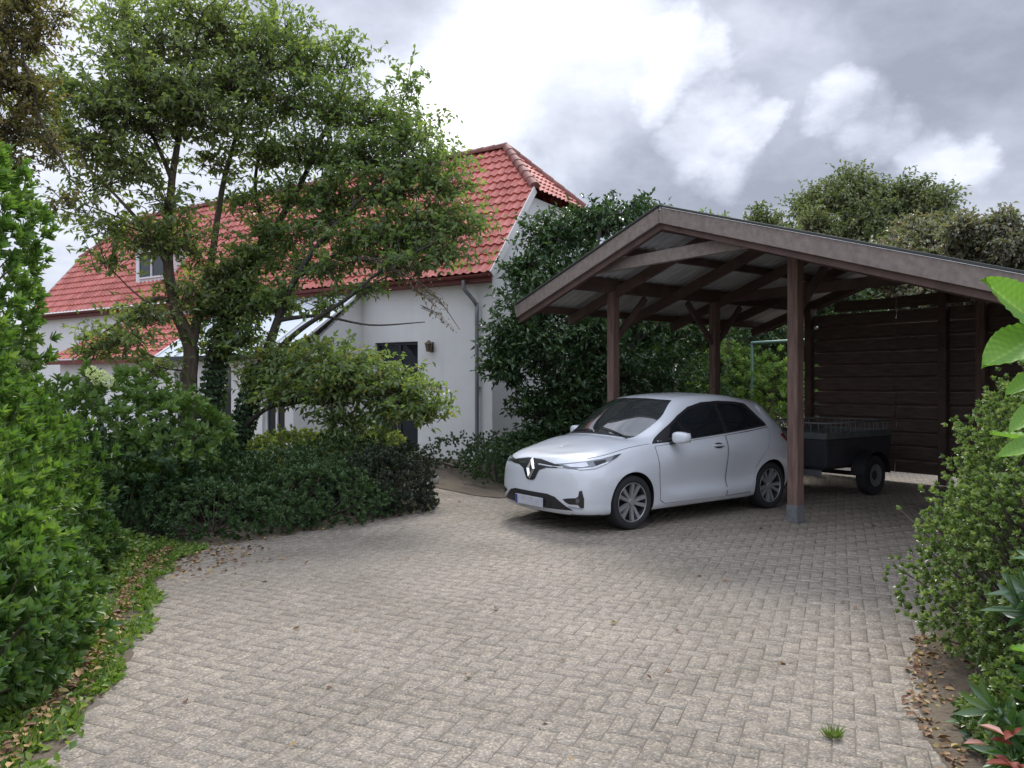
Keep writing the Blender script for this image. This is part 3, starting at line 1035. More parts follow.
for k in range(7):
    s_ = PS0 - .1 + (PS1 - PS0 + .2) * k / 6
    bm_beam(bm, H(s_, 0.02, 4.02), H(s_, PO + .27, 2.38), .06, .05, up=pn)
from_bm('glazing_bar', bm, M['white_frame'], pr_)
beam('porch_gutter', H(PS0 - .1, PO + .31, 2.31), H(PS1 + .1, PO + .31, 2.31), .1, .09, M['door_frame'], pr_)

# ------------------------------------------------------------------ carport
Dd = Vector((.808, .59, 0)).normalized()
Ww = Vector((.59, -.808, 0)).normalized()


def C(t, q, z): return Vector((.127, 12.25, 0)) + Dd * t + Ww * q + Zv * z


QA, QR, TB = 3.04, 7.9, 6.3
zr = lambda q: 3.94 - .325 * abs(q - QA)
cp = empty('carport', C(3, 3, 0))
tag(cp, 'brown timber carport with a low gable roof over the white car and trailer', 'carport')
# corrugated roof sheets, one on each side
for (q0, q1, dt) in ((0, QA, 0), (QA, QR, 0)):
    nq = 2
    ts = np.linspace(-.03, TB, int((TB + .03) / .0125))
    hh = .02 * np.sin(ts / .15 * 2 * np.pi)
    Lq = []
    for q in np.linspace(q0, q1, 6):
        for side in (0,):
            Lq.append(np.array([tuple(C(t, q, zr(q) - .02 + h)) for t, h in zip(ts, hh)]))
    G = np.stack(Lq)
    G2 = G - np.array([0, 0, .012])
    nr, nc_ = G.shape[:2]
    idx = np.arange(nr * nc_).reshape(nr, nc_)
    f1 = np.stack([idx[:-1, :-1], idx[:-1, 1:], idx[1:, 1:], idx[1:, :-1]], -1).reshape(-1, 4)
    f2 = f1[:, ::-1] + nr * nc_
    arr_mesh('roof_sheet', np.concatenate([G.reshape(-1, 3), G2.reshape(-1, 3)]), np.concatenate([f1, f2]), M['roof_sheet'], cp, smooth=True)
upn = Zv
WF, WB, WP, WW = M['wood_fascia'], M['wood_beam'], M['wood_post'], M['wood_wall']
# front fascia boards with a metal capping strip
for (qa, qb) in ((-.03, QA), (QA, QR + .03)):
    f_ = beam('fascia_board', C(-.055, qa, zr(qa) - .122), C(-.055, qb, zr(qb) - .122), .035, .19, WF, cp)
    beam('capping_strip', C(-.06, qa, zr(qa) - .003), C(-.06, qb, zr(qb) - .003), .06, .03, M['edge_metal'], f_)
    beam('inner_rafter', C(.0, qa + .03, zr(qa) - .19), C(.0, qb, zr(qb) - .19), .06, .22, WB, cp)
    beam('rear_fascia_board', C(TB + .03, qa, zr(qa) - .13), C(TB + .03, qb, zr(qb) - .13), .035, .19, WB, cp)
beam('ridge_beam', C(0, QA, zr(QA) - .22), C(TB, QA, zr(QA) - .22), .10, .20, WB, cp)
for q in (.12, 1.18, 2.1, 4.32, 5.6, 7.4):
    big = q in (1.18, 4.32, 7.4)
    beam('purlin', C(.04, q, zr(q) - (.16 if big else .12)), C(TB, q, zr(q) - (.16 if big else .12)), .1 if big else .07, .20 if big else .11, WB, cp)
for t in (.94, 2.2, 3.4, 4.6, 5.8):
    for (qa, qb) in ((.1, QA), (QA, QR - .1)):
        beam('rafter', C(t, qa, zr(qa) - .27), C(t, qb, zr(qb) - .27), .07, .15, WB, cp)
for t, z, qa, qb in ((.16, 3.33, 1.62, 4.6), (3.43, 3.15, 1.1, 4.4)):
    beam('tie_beam', C(t, qa, z), C(t, qb, z), .07, .16, WF if t < 1 else WB, cp)


def post(t, q, base=False, w_=.14):
    zt = zr(q) - .24
    o = beam('post', C(t, q, .02 if not base else .06), C(t, q, zt), w_, w_, WP, cp, up=Ww, bevel=.008)
    b = bmesh.new()
    bm_box(b, 0, 0, 0, w_ + .006, w_ + .006, .21, Matrix.Translation(C(t, q, .107)) @ Matrix.Rotation(math.atan2(Dd.y, Dd.x), 4, 'Z'))
    from_bm('post_shoe', b, M['galv_dark'], o)
    return o


for (t, q) in ((.94, 4.32), (.91, 1.18), (3.3, 1.18), (5.7, 1.18), (5.75, 4.42), (.94, 7.4), (3.3, 7.4), (5.75, 7.4)): post(t, q)
# knee braces
for (t, q) in ((.94, 4.32), (.91, 1.18), (3.3, 1.18)):
    z = zr(q) - .24
    for sg in ((1,) if t < 1 else (1, -1)):
        beam('brace', C(t + sg * .06, q, z - .72), C(t + sg * .70, q, z - .06), .06, .09, WB, cp)
# back wall of horizontal boards, its posts
wall = empty('x', (0, 0, 0)); bpy.data.objects.remove(wall)
bm = bmesh.new()
zb_ = .16
i = 0
while zb_ < 3.1:
    q0, q1 = 1.44, 7.75
    top = zb_ + .205
    # clip to the roof slope on the right side
    qlim = QA + (3.94 - .36 - top) / .325
    q1 = min(q1, qlim)
    ql = max(q0, QA - (3.94 - .36 - top) / .325)
    if q1 - ql > .4:
        qm = 3.0 + random.uniform(-.02, .02)
        for (a, b) in ((ql, qm - .004), (qm + .004, q1)):
            jj = random.gauss(0, .006)
            bm_beam(bm, C(5.86 + jj, a, zb_ + .1 + random.gauss(0, .006)), C(5.86 + jj, b, zb_ + .1 + random.gauss(0, .006)), .022, .200, up=(Zv + Dd * .22).normalized(), bevel=.003)
    zb_ += .236
    i += 1
bw = from_bm('back_wall', bm, WW, cp)
bm = bmesh.new()
zb_ = .28
while zb_ < 2.85:
    bm_beam(bm, C(5.985, 1.46, zb_ + .1), C(5.955, min(7.75, QA + (3.94 - .5 - zb_) / .325), zb_ + .1), .02, .17)
    zb_ += .236
from_bm('rear_boards', bm, WW, bw)
for q in (1.40, 3.83, 5.9):
    beam('wall_post', C(5.78, q, .02), C(5.78, q, zr(q) - .3), .13, .13, WB, bw, up=Ww)
# right side wall, boarded
bm = bmesh.new()
zb_ = .16
while zb_ < 2.1:
    bm_beam(bm, C(2.2, 7.5, zb_ + .1), C(5.9, 7.5, zb_ + .1), .022, .208)
    zb_ += .236
from_bm('side_wall', bm, WW, cp)

# green metal frame of a garden gate seen past the back of the carport
gt = empty('metal_frame', C(6.9, 1.2, 0))
tag(gt, 'thin green metal frame standing behind the carport left of the board wall', 'frame')
a_, b_ = P(811, 470, 16.0), P(752, 470, 17.2)
a_.z = b_.z = 0
tube_obj('upright', [a_, a_ + Zv * 2.9], .045, M['green_metal'], gt)
tube_obj('upright', [b_, b_ + Zv * 2.62], .03, M['green_metal'], gt)
tube_obj('crossbar', [b_ + Zv * 2.6, a_ + Zv * 2.6], .035, M['green_metal'], gt)

# ------------------------------------------------------------------ trailer
tr = empty('trailer', C(3.8, 3.0, 0))
tag(tr, 'dark box trailer with a low mesh rail parked behind the car', 'trailer')
T0, T1_, Q0, Q1 = 2.92, 4.75, 2.30, 3.50
ZB, ZT = .46, .96


def cbox(name, t0, t1, q0, q1, z0, z1, m, parent, bevel=.006):
    return beam(name, C(t0, (q0 + q1) / 2, (z0 + z1) / 2), C(t1, (q0 + q1) / 2, (z0 + z1) / 2), abs(q1 - q0), abs(z1 - z0), m, parent, bevel=bevel)


cbox('floor', T0, T1_, Q0 + .03, Q1 - .03, ZB - .04, ZB, M['black_plastic'], tr)
cbox('front_panel', T0, T0 + .03, Q0, Q1, ZB, ZT - .1, M['trailer_panel'], tr)
cbox('rear_panel', T1_ - .03, T1_, Q0, Q1, ZB, ZT - .1, M['trailer_panel'], tr)
cbox('side_panel', T0 + .031, T1_ - .031, Q1 - .03, Q1, ZB, ZT - .1, M['trailer_panel'], tr)
cbox('side_panel', T0 + .031, T1_ - .031, Q0, Q0 + .03, ZB, ZT - .1, M['trailer_panel'], tr)
bm = bmesh.new()
for (a, b, c, d) in ((T0 - .015, T1_ + .015, Q1 - .03, Q1 + .015), (T0 - .015, T1_ + .015, Q0 - .015, Q0 + .03)):
    bm_beam(bm, C(a, (c + d) / 2, ZT - .045), C(b, (c + d) / 2, ZT - .045), d - c, .10, bevel=.006)
for (a, b) in ((T0 - .012, T0 + .03), (T1_ - .03, T1_ + .012)):
    bm_beam(bm, C(a, (Q0 + Q1) / 2, ZT - .048), C(b, (Q0 + Q1) / 2, ZT - .048), Q1 - Q0 - .062, .10, bevel=.006)
from_bm('top_rim', bm, M['trailer_rim'], tr)
# tarpaulin sagging inside the rim
bm = bmesh.new()
bmesh.ops.create_grid(bm, x_segments=20, y_segments=14, size=.5)
for v in bm.verts:
    u_, w_ = v.co.x, v.co.y
    p = C(T0 + .02 + (u_ + .5) * (T1_ - T0 - .04), Q0 + .02 + (w_ + .5) * (Q1 - Q0 - .04), ZT - .03 - .05 * (1 - (2 * u_) ** 2) * (1 - (2 * w_) ** 2) + .008 * math.sin(u_ * 25 + w_ * 9))
    v.co = p
from_bm('cover', bm, M['tarp'], tr, smooth=True)
# mesh rail on top
g = Geo()
for z in (ZT + .14,):
    cs_ = [C(T0, Q0, z), C(T0, Q1, z), C(T1_, Q1, z), C(T1_, Q0, z), C(T0, Q0, z)]
    g.tube(cs_, [.014] * 5, 5)
for k in range(15):
    x = T0 + (T1_ - T0) * k / 14
    for q in (Q0, Q1): g.tube([C(x, q, ZT), C(x, q, ZT + .14)], [.005] * 2, 4)
for k in range(11):
    q = Q0 + (Q1 - Q0) * k / 10
    for x in (T0, T1_): g.tube([C(x, q, ZT), C(x, q, ZT + .14)], [.005] * 2, 4)
g.obj('mesh_rail', M['galv_dark'], tr)
cbox('axle', 3.88, 3.96, Q0 - .05, Q1 + .05, .27, .33, M['black_plastic'], tr)
for q in (Q0 - .12, Q1 + .12):
    bm = bmesh.new()
    prof = [(.0, .05), (.12, .06), (.2, .075), (.26, .08), (.295, .07), (.30, .04), (.30, -.04), (.295, -.07), (.26, -.08), (.2, -.075), (.0, -.05)]
    rings = []
    for k in range(28):
        an = 2 * math.pi * k / 28
        rings.append([bm.verts.new(C(3.92 + r_ * math.cos(an), q + h_, .30 + r_ * math.sin(an))) for r_, h_ in prof[1:-1]])
    for k in range(28):
        k2 = (k + 1) % 28
        for j in range(len(prof) - 3): bm.faces.new([rings[k][j], rings[k][j + 1], rings[k2][j + 1], rings[k2][j]])
    bm.faces.new([r_[0] for r_ in rings]); bm.faces.new([r_[-1] for r_ in rings])
    bmesh.ops.recalc_face_normals(bm, faces=bm.faces[:])
    wh = from_bm('wheel', bm, M['rubber'], tr, smooth=True, angle=40)
    bm = bmesh.new()
    sg = 1 if q > 3 else -1
    for k in range(24):
        an = 2 * math.pi * k / 24; a2 = 2 * math.pi * (k + 1) / 24
        bm.faces.new([bm.verts.new(C(3.92 + r_ * math.cos(x), q + sg * hh_, .30 + r_ * math.sin(x))) for r_, hh_, x in ((.05, .055, an), (.17, .083, an), (.17, .083, a2), (.05, .055, a2))])
    bmesh.ops.recalc_face_normals(bm, faces=bm.faces[:])
    from_bm('rim', bm, M['galv_dark'], wh)
    # mudguard
    bm = bmesh.new()
    rr = []
    for k in range(13):
        an = math.pi * k / 12
        rr.append([bm.verts.new(C(3.92 + .37 * math.cos(an), q + h_, .30 + (.345 if h_ else .345) * math.sin(an) + .02)) for h_ in (-.11, .11)])
    for k in range(12): bm.faces.new([rr[k][0], rr[k][1], rr[k + 1][1], rr[k + 1][0]])
    r = bmesh.ops.extrude_face_region(bm, geom=bm.faces[:])
    bmesh.ops.translate(bm, vec=Zv * .012, verts=[g_ for g_ in r['geom'] if isinstance(g_, bmesh.types.BMVert)])
    bmesh.ops.recalc_face_normals(bm, faces=bm.faces[:])
    from_bm('mudguard', bm, M['black_plastic'], tr, smooth=True, angle=40)
cbox('drawbar', T1_, T1_ + .75, 2.86, 2.94, ZB - .1, ZB - .04, M['galv_dark'], tr)
cbox('number_board', T0 - .05, T0 - .02, Q0 + .05, Q1 - .05, .33, .42, M['galv_dark'], tr)

# ------------------------------------------------------------------ car
fwd = -Dd
fw_near = Vector((1.385, 8.80, 0))          # near front wheel, outer face
org = fw_near - Ww * .84 - fwd * 1.25
car = empty('car', (org.x, org.y, 0), math.atan2(fwd.y, fwd.x))
tag(car, 'white five-door electric hatchback parked half under the timber carport', 'car')

rings = {
 0: [(1.70, 0, .18), (1.86, 0, .18), (2.04, 0, .21), (2.09, 0, .34), (2.085, 0, .55), (2.072, 0, .71), (2.02, 0, .80), (1.93, 0, .848), (1.82, 0, .875), (1.72, 0, .90), (1.60, 0, .925)],
 1: [(1.70, 0, .18), (1.84, .28, .18), (2.01, .35, .21), (2.065, .36, .34), (2.06, .37, .55), (2.042, .37, .71), (1.99, .36, .80), (1.90, .30, .853), (1.79, .2, .88), (1.70, .1, .905), (1.59, 0, .93)],
 2: [(1.65, 0, .18), (1.76, .50, .18), (1.915, .665, .21), (1.965, .685, .35), (1.96, .69, .55), (1.93, .685, .705), (1.86, .63, .80), (1.79, .50, .868), (1.70, .34, .90), (1.62, .17, .925), (1.54, 0, .94)],
 3: [(1.55, 0, .18), (1.60, .60, .18), (1.71, .80, .21), (1.735, .832, .36), (1.72, .838, .55), (1.68, .815, .69), (1.62, .745, .83), (1.58, .62, .895), (1.54, .44, .93), (1.50, .22, .952), (1.46, 0, .965)],
 4: [(1.25, 0, .18), (1.25, .62, .18), (1.25, .81, .21), (1.25, .85, .36), (1.25, .865, .55), (1.24, .86, .72), (1.24, .785, .90), (1.24, .67, .965), (1.24, .50, 1.0), (1.24, .25, 1.02), (1.24, 0, 1.03)],
 5: [(.95, 0, .18), (.95, .64, .18), (.95, .80, .20), (.93, .835, .36), (.92, .86, .55), (.90, .855, .75), (.86, .795, .94), (.90, .72, 1.0), (.97, .58, 1.035), (1.04, .30, 1.06), (1.07, 0, 1.07)],
 6: [(.50, 0, .18), (.50, .64, .18), (.50, .80, .20), (.50, .856, .33), (.50, .824, .48), (.50, .862, .78), (.50, .81, .965), (.50, .775, 1.07), (.56, .675, 1.235), (.69, .36, 1.275), (.73, 0, 1.28)],
 7: [(.05, 0, .18), (.05, .64, .18), (.05, .80, .20), (.05, .856, .33), (.05, .824, .48), (.05, .865, .80), (.05, .82, .985), (.06, .755, 1.19), (.17, .60, 1.44), (.30, .32, 1.49), (.35, 0, 1.50)],
 8: [(-.35, 0, .18), (-.35, .64, .18), (-.35, .80, .20), (-.35, .856, .33), (-.35, .824, .48), (-.35, .867, .82), (-.35, .822, 1.005), (-.35, .745, 1.23), (-.35, .585, 1.495), (-.32, .3, 1.548), (-.30, 0, 1.56)],
 9: [(-.80, 0, .18), (-.80, .64, .18), (-.80, .80, .20), (-.80, .856, .33), (-.80, .824, .48), (-.80, .870, .82), (-.80, .825, 1.03), (-.80, .74, 1.24), (-.80, .575, 1.485), (-.80, .3, 1.535), (-.80, 0, 1.545)],
 10: [(-1.30, 0, .20), (-1.30, .64, .20), (-1.30, .80, .22), (-1.30, .85, .38), (-1.30, .872, .58), (-1.30, .875, .84), (-1.28, .815, 1.06), (-1.26, .72, 1.23), (-1.24, .555, 1.435), (-1.26, .3, 1.485), (-1.28, 0, 1.495)],
 11: [(-1.62, 0, .22), (-1.62, .60, .22), (-1.62, .79, .25), (-1.62, .83, .40), (-1.62, .85, .60), (-1.62, .845, .84), (-1.60, .77, 1.06), (-1.57, .68, 1.20), (-1.53, .53, 1.375), (-1.57, .3, 1.43), (-1.60, 0, 1.44)],
 12: [(-1.74, 0, .24), (-1.76, .52, .24), (-1.80, .72, .27), (-1.84, .77, .42), (-1.86, .785, .60), (-1.84, .76, .84), (-1.79, .69, 1.02), (-1.74, .62, 1.12), (-1.69, .48, 1.25), (-1.71, .27, 1.29), (-1.74, 0, 1.30)],
 13: [(-1.80, 0, .24), (-1.88, .32, .24), (-1.95, .44, .27), (-1.99, .46, .42), (-2.0, .47, .60), (-1.965, .45, .83), (-1.91, .41, .97), (-1.87, .34, 1.03), (-1.84, .25, 1.08), (-1.85, .13, 1.10), (-1.86, 0, 1.11)],
 14: [(-1.80, 0, .24), (-1.90, 0, .24), (-1.98, 0, .27), (-2.02, 0, .42), (-2.03, 0, .60), (-1.995, 0, .83), (-1.94, 0, .95), (-1.92, 0, .98), (-1.91, 0, 1.01), (-1.90, 0, 1.03), (-1.89, 0, 1.05)],
}
K = np.array([rings[i] for i in range(15)], float)


def cr_w(t):
    return np.array([-.5 * t ** 3 + t ** 2 - .5 * t, 1.5 * t ** 3 - 2.5 * t ** 2 + 1, -1.5 * t ** 3 + 2 * t ** 2 + .5 * t, .5 * t ** 3 - .5 * t ** 2])


def interp_axis(A, sub):
    n_ = A.shape[0]
    out = []
    for i in range(n_ - 1):
        ids = [max(i - 1, 0), i, i + 1, min(i + 2, n_ - 1)]
        for k in range(sub):
            wv = cr_w(k / sub)
            out.append(sum(wv[q] * A[ids[q]] for q in range(4)))
    out.append(A[-1])
    return np.array(out)


SUB = 10
G1 = interp_axis(K, SUB)
G = interp_axis(G1.transpose(1, 0, 2), SUB).transpose(1, 0, 2)     # (rings, js, 3)
G[..., 1] = np.maximum(G[..., 1], 0)
nr, nj = G.shape[:2]


def Sp(r_, j_):
    """point and normal of the body surface at ring r_, height index j_"""
    a, b = r_ * SUB, j_ * SUB
    i0, j0 = min(int(a), nr - 2), min(int(b), nj - 2)
    fa, fb = a - i0, b - j0
    p = (G[i0, j0] * (1 - fa) * (1 - fb) + G[i0 + 1, j0] * fa * (1 - fb) + G[i0, j0 + 1] * (1 - fa) * fb + G[i0 + 1, j0 + 1] * fa * fb)
    du = G[i0 + 1, j0] - G[i0, j0]; dv = G[i0, j0 + 1] - G[i0, j0]
    nn_ = np.cross(dv, du)
    nn_ = nn_ / max(np.linalg.norm(nn_), 1e-9)
    return Vector(p), Vector(nn_)


bm = bmesh.new()
for sg in (1, -1):
    vs = [[bm.verts.new((G[i, j, 0], G[i, j, 1] * sg, G[i, j, 2])) for j in range(nj)] for i in range(nr)]
    for i in range(nr - 1):
        for j in range(nj - 1):
            q = [vs[i][j], vs[i][j + 1], vs[i + 1][j + 1], vs[i + 1][j]]
            if sg < 0: q.reverse()
            bm.faces.new(q)
bmesh.ops.remove_doubles(bm, verts=bm.verts[:], dist=.0012)
bmesh.ops.recalc_face_normals(bm, faces=bm.faces[:])
bvh = BVHTree.FromBMesh(bm)
body_me = bpy.data.meshes.new('body')
bm.to_mesh(body_me); bm.free()
tmp = bpy.data.objects.new('tmp', body_me); COL.objects.link(tmp)
cut = bmesh.new()
AX = (1.25, -1.338)
RA = .352
for ax_ in AX:
    for sg in (1, -1):
        bmesh.ops.create_cone(cut, cap_ends=True, segments=72, radius1=RA, radius2=RA, depth=.5,
                              matrix=Matrix.Translation((ax_, sg * (.60 + .25), .315)) @ Matrix.Rotation(rad(90), 4, 'X'))
cme = bpy.data.meshes.new('cut'); cut.to_mesh(cme); cut.free()
cob = bpy.data.objects.new('cut', cme); COL.objects.link(cob)
bo = tmp.modifiers.new('b', 'BOOLEAN'); bo.operation = 'DIFFERENCE'; bo.object = cob; bo.solver = 'EXACT'
dg = bpy.context.evaluated_depsgraph_get(); dg.update()
res = bpy.data.meshes.new_from_object(tmp.evaluated_get(dg))
bpy.data.objects.remove(tmp); bpy.data.objects.remove(cob)
bm = bmesh.new(); bm.from_mesh(res)
bm.normal_update()
for f in bm.faces:
    c = f.calc_center_median()
    f.material_index = 0
    for ax_ in AX:
        d2 = math.hypot(c.x - ax_, c.z - .315)
        if d2 < RA - .0 and abs(c.y) < .8 and .5 < abs(c.y) and d2 < RA - .001: f.material_index = 1
        vd = max(abs(math.hypot(v.co.x - ax_, v.co.z - .315) - RA) for v in f.verts)
        if vd < .003 and abs(f.normal.y) < .3: f.material_index = 1
    if f.normal.z < -.75: f.material_index = 1
    f.smooth = True
for e in bm.edges:
    if len(e.link_faces) == 2 and e.calc_face_angle(0) > rad(38): e.smooth = False
bm.to_mesh(res); bm.free()
res.name = 'body'
body = link('body', res, [M['paint'], M['black_plastic']], car, world=False)


def decal(name, pts, direction, off, m, parent=None, step=.03, thick=0.0, both=True, smooth=True):
    outs = []
    for sg in ((1, -1) if both else (1,)):
        d = Vector((direction[0], direction[1] * sg, direction[2])).normalized()
        rt = d.cross(Zv).normalized(); up = rt.cross(d).normalized()
        P3 = [Vector((p[0], p[1] * sg, p[2])) for p in pts]
        p2 = [(p.dot(rt), p.dot(up)) for p in P3]
        base = -d * 4
        bm = bmesh.new()
        f = bm.faces.new([bm.verts.new(base + rt * a + up * b) for a, b in p2])
        for axv, vals in ((rt, [a for a, b in p2]), (up, [b for a, b in p2])):
            x = math.floor(min(vals) / step) * step + step * .37
            while x < max(vals):
                bmesh.ops.bisect_plane(bm, geom=bm.verts[:] + bm.edges[:] + bm.faces[:], plane_co=base + axv * x, plane_no=axv)
                x += step
        bmesh.ops.triangulate(bm, faces=[f for f in bm.faces if len(f.verts) > 4])
        for v in bm.verts:
            h = bvh.ray_cast(v.co, d, 10)
            if h[0] is None:
                v.co = v.co + d * 4; h = bvh.find_nearest(v.co)
                nn_ = h[1]; v.co = h[0]
            else:
                v.co = h[0]; nn_ = h[1]
            if nn_.dot(d) > 0: nn_ = -nn_
            v.co += nn_ * off
        bm.normal_update()
        if sum((f.normal.dot(d) * f.calc_area() for f in bm.faces)) > 0:
            bmesh.ops.reverse_faces(bm, faces=bm.faces[:])
            bm.normal_update()
        if thick:
            r = bmesh.ops.extrude_face_region(bm, geom=bm.faces[:])
            for v in [g_ for g_ in r['geom'] if isinstance(g_, bmesh.types.BMVert)]: v.co -= d * thick
        outs.append(from_bm(name, bm, m, parent or body, smooth=smooth, angle=40, world=False))
    return outs


def patch(name, rj, off, m, parent=None, sides=(1, -1)):
    """closed polygon in (ring, j) space made of two edge lists: lower and upper, joined row by row"""
    bm = bmesh.new()
    for sg in sides:
        rows = []
        for row in rj:
            rr = []
            for (r_, j_) in row:
                p, nn_ = Sp(r_, j_)
                if nn_.dot(Vector((p.x * .15, p.y, p.z - .5))) < 0: nn_ = -nn_
                p = p + nn_ * off
                rr.append(bm.verts.new((p.x, p.y * sg, p.z)))
            rows.append(rr)
        for i in range(len(rows) - 1):
            for j in range(len(rows[i]) - 1):
                q = [rows[i][j], rows[i][j + 1], rows[i + 1][j + 1], rows[i + 1][j]]
                if sg < 0: q.reverse()
                bm.faces.new(q)
    bmesh.ops.remove_doubles(bm, verts=bm.verts[:], dist=.0008)
    bmesh.ops.recalc_face_normals(bm, faces=bm.faces[:])
    bm.normal_update()
    if sum(f.normal.z * f.calc_area() for f in bm.faces) < 0: bmesh.ops.reverse_faces(bm, faces=bm.faces[:])
    return from_bm(name, bm, m, parent or body, smooth=True, world=False)


# windscreen and rear window follow the body surface
def grid_rj(r0, r1, jl, nrr=14, njj=12):
    out = []
    for a in np.linspace(r0, r1, nrr):
        tt = (a - r0) / (r1 - r0)
        j0 = jl[0] * (1 - tt) + jl[1] * tt
        out.append([(a, b) for b in np.linspace(j0, 10, njj)])
    return out


patch('windscreen', grid_rj(5.02, 6.93, (8.05, 8.35)), .004, M['screen_glass'])
patch('cowl', grid_rj(4.86, 5.02, (8.1, 8.05), 3), .003, M['black_plastic'])
patch('rear_window', grid_rj(11.12, 12.75, (8.25, 8.5)), .004, M['car_glass'])
# side windows: black surround, then the panes
SG = [(.88, 1, .965), (.62, 1, 1.135), (.36, 1, 1.285), (.12, 1, 1.385), (-.15, 1, 1.44), (-.5, 1, 1.455), (-.85, 1, 1.44), (-1.02, 1, 1.42), (-1.07, 1, 1.40), (-1.30, 1, 1.15), (-1.31, 1, 1.115),
      (-.9, 1, 1.078), (-.4, 1, 1.04), (.2, 1, 1.0), (.6, 1, .975)]
decal('window_surround', SG, (0, -1, 0), .003, M['black_plastic'], step=.04)
W1 = [(.60, 1, .995), (.52, 1, 1.165), (.34, 1, 1.262), (.11, 1, 1.355), (-.15, 1, 1.405), (-.36, 1, 1.415), (-.40, 1, 1.055), (.1, 1, 1.022)]
W2 = [(-.47, 1, 1.065), (-.44, 1, 1.42), (-.83, 1, 1.408), (-.98, 1, 1.392), (-1.17, 1, 1.20), (-1.20, 1, 1.14), (-.9, 1, 1.105)]
decal('front_side_window', W1, (0, -1, 0), .006, M['car_glass'], step=.04)
decal('rear_side_window', W2, (0, -1, 0), .006, M['car_glass'], step=.04)
# doors: dark gap, then the painted panel
FD = [(.855, 1, .935), (.83, 1, .60), (.80, 1, .30), (.72, 1, .255), (-.40, 1, .25), (-.405, 1, 1.022), (.2, 1, .985), (.6, 1, .957)]
RD = [(-.415, 1, 1.022), (-.41, 1, .25), (-.90, 1, .26), (-.965, 1, .40), (-1.0, 1, .56), (-1.10, 1, .70), (-1.22, 1, .80), (-1.29, 1, .92), (-1.33, 1, 1.10), (-.9, 1, 1.062)]


def shrink(pts, k=.0075):
    cx_m = sum(p[0] for p in pts) / len(pts); cz_m = sum(p[2] for p in pts) / len(pts)
    out = []
    for p in pts:
        dx, dz = p[0] - cx_m, p[2] - cz_m
        Ld = math.hypot(dx, dz)
        out.append((p[0] - dx / Ld * k, p[1], p[2] - dz / Ld * k))
    return out


decal('door_gap', FD, (0, -1, 0), .0012, M['seam'], step=.05)
decal('door_gap', RD, (0, -1, 0), .0012, M['seam'], step=.05)
fd = decal('front_door', shrink(FD), (0, -1, 0), .0035, M['paint'], step=.035)
rd = decal('rear_door', shrink(RD, .011), (0, -1, 0), .0035, M['paint'], step=.035)
# handle cup and handle
for sg, dob in zip((1, -1), fd):
    h = bvh.ray_cast(Vector((-.24, 2 * sg, .905)), Vector((0, -sg, 0)))[0]
    bm = bmesh.new()
    bm_box(bm, -.24, h.y + sg * .022, .905, .19, .02, .028)
    bm_box(bm, -.33, h.y + sg * .012, .905, .02, .03, .02)
    bm_box(bm, -.15, h.y + sg * .012, .905, .02, .03, .02)
    bmesh.ops.bevel(bm, geom=bm.edges[:], offset=.006, segments=2, affect='EDGES')
    from_bm('handle', bm, M['paint'], dob, smooth=True, angle=50, world=False)
decal('handle_recess', [(-.24 + .085 * math.cos(a), 1, .90 + .035 * math.sin(a)) for a in np.linspace(0, 2 * math.pi, 18)[:-1]], (0, -1, 0), .006, M['seam'], step=.05)
# sill strip
decal('sill', [(.88, 1, .245), (-.93, 1, .255), (-.92, 1, .205), (.90, 1, .20)], (0, -1, 0), .003, M['paint'], step=.05)
# bonnet shut line: thin strip
BL = [(r_, 6.35) for r_ in np.linspace(2.35, 4.9, 26)]
for sg_ in (1, -1): patch('bonnet_gap', [[(r_, j_ - .03) for r_, j_ in BL], [(r_, j_ + .03) for r_, j_ in BL]], .0012, M['seam'], sides=(sg_,))
fB = [(0, j_) for j_ in np.linspace(6.6, 6.6, 2)]
# --- front
FR = (-1, 0, 0)
# grille: dark band with a wide V under the emblem
decal('grille', [(2, -.44, .752), (2, -.30, .775), (2, -.12, .80), (2, .12, .80), (2, .30, .775), (2, .44, .752), (2, .42, .722), (2, .26, .715), (2, .15, .68), (2, .085, .575), (2, .05, .555), (2, -.05, .555),
                 (2, -.085, .575), (2, -.15, .68), (2, -.26, .715), (2, -.42, .722)], FR, .006, M['black_plastic'], both=False, thick=0)
decal('grille_strip', [(2, .12, .752), (2, .30, .742), (2, .50, .738), (2, .50, .729), (2, .30, .731), (2, .12, .738)], FR, .010, M['chrome'], step=.02)
# diamond emblem
bm = bmesh.new()
outer = [(0, .125), (.072, 0), (0, -.125), (-.072, 0)]
inner = [(0, .068), (.030, 0), (0, -.068), (-.030, 0)]
EX, EZ = 2.062, .690
tilt = .20
ro_ = [bm.verts.new((EX + .012 - z * tilt, y, EZ + z)) for y, z in outer]
ri_ = [bm.verts.new((EX + .020 - z * tilt, y, EZ + z)) for y, z in inner]
rm_ = [bm.verts.new((EX + .040 - (z * .8) * tilt, y * .76, EZ + z * .78)) for y, z in outer]
for k in range(4):
    k2 = (k + 1) % 4
    bm.faces.new([ro_[k], ro_[k2], rm_[k2], rm_[k]]); bm.faces.new([rm_[k], rm_[k2], ri_[k2], ri_[k]])
bmesh.ops.recalc_face_normals(bm, faces=bm.faces[:])
from_bm('diamond_emblem', bm, M['chrome'], body, world=False)
decal('lower_intake', [(2, -.64, .268), (2, -.56, .31), (2, -.42, .40), (2, -.3, .425), (2, .3, .425), (2, .42, .40), (2, .56, .31), (2, .64, .268), (2, .3, .258), (2, -.3, .258)], FR, .005, M['black_plastic'], both=False)
bm = bmesh.new()
for z in (.30, .34, .38): bm_box(bm, 2.068, 0, z, .02, .72, .012)
from_bm('intake_bar', bm, M['rubber'], body, world=False)
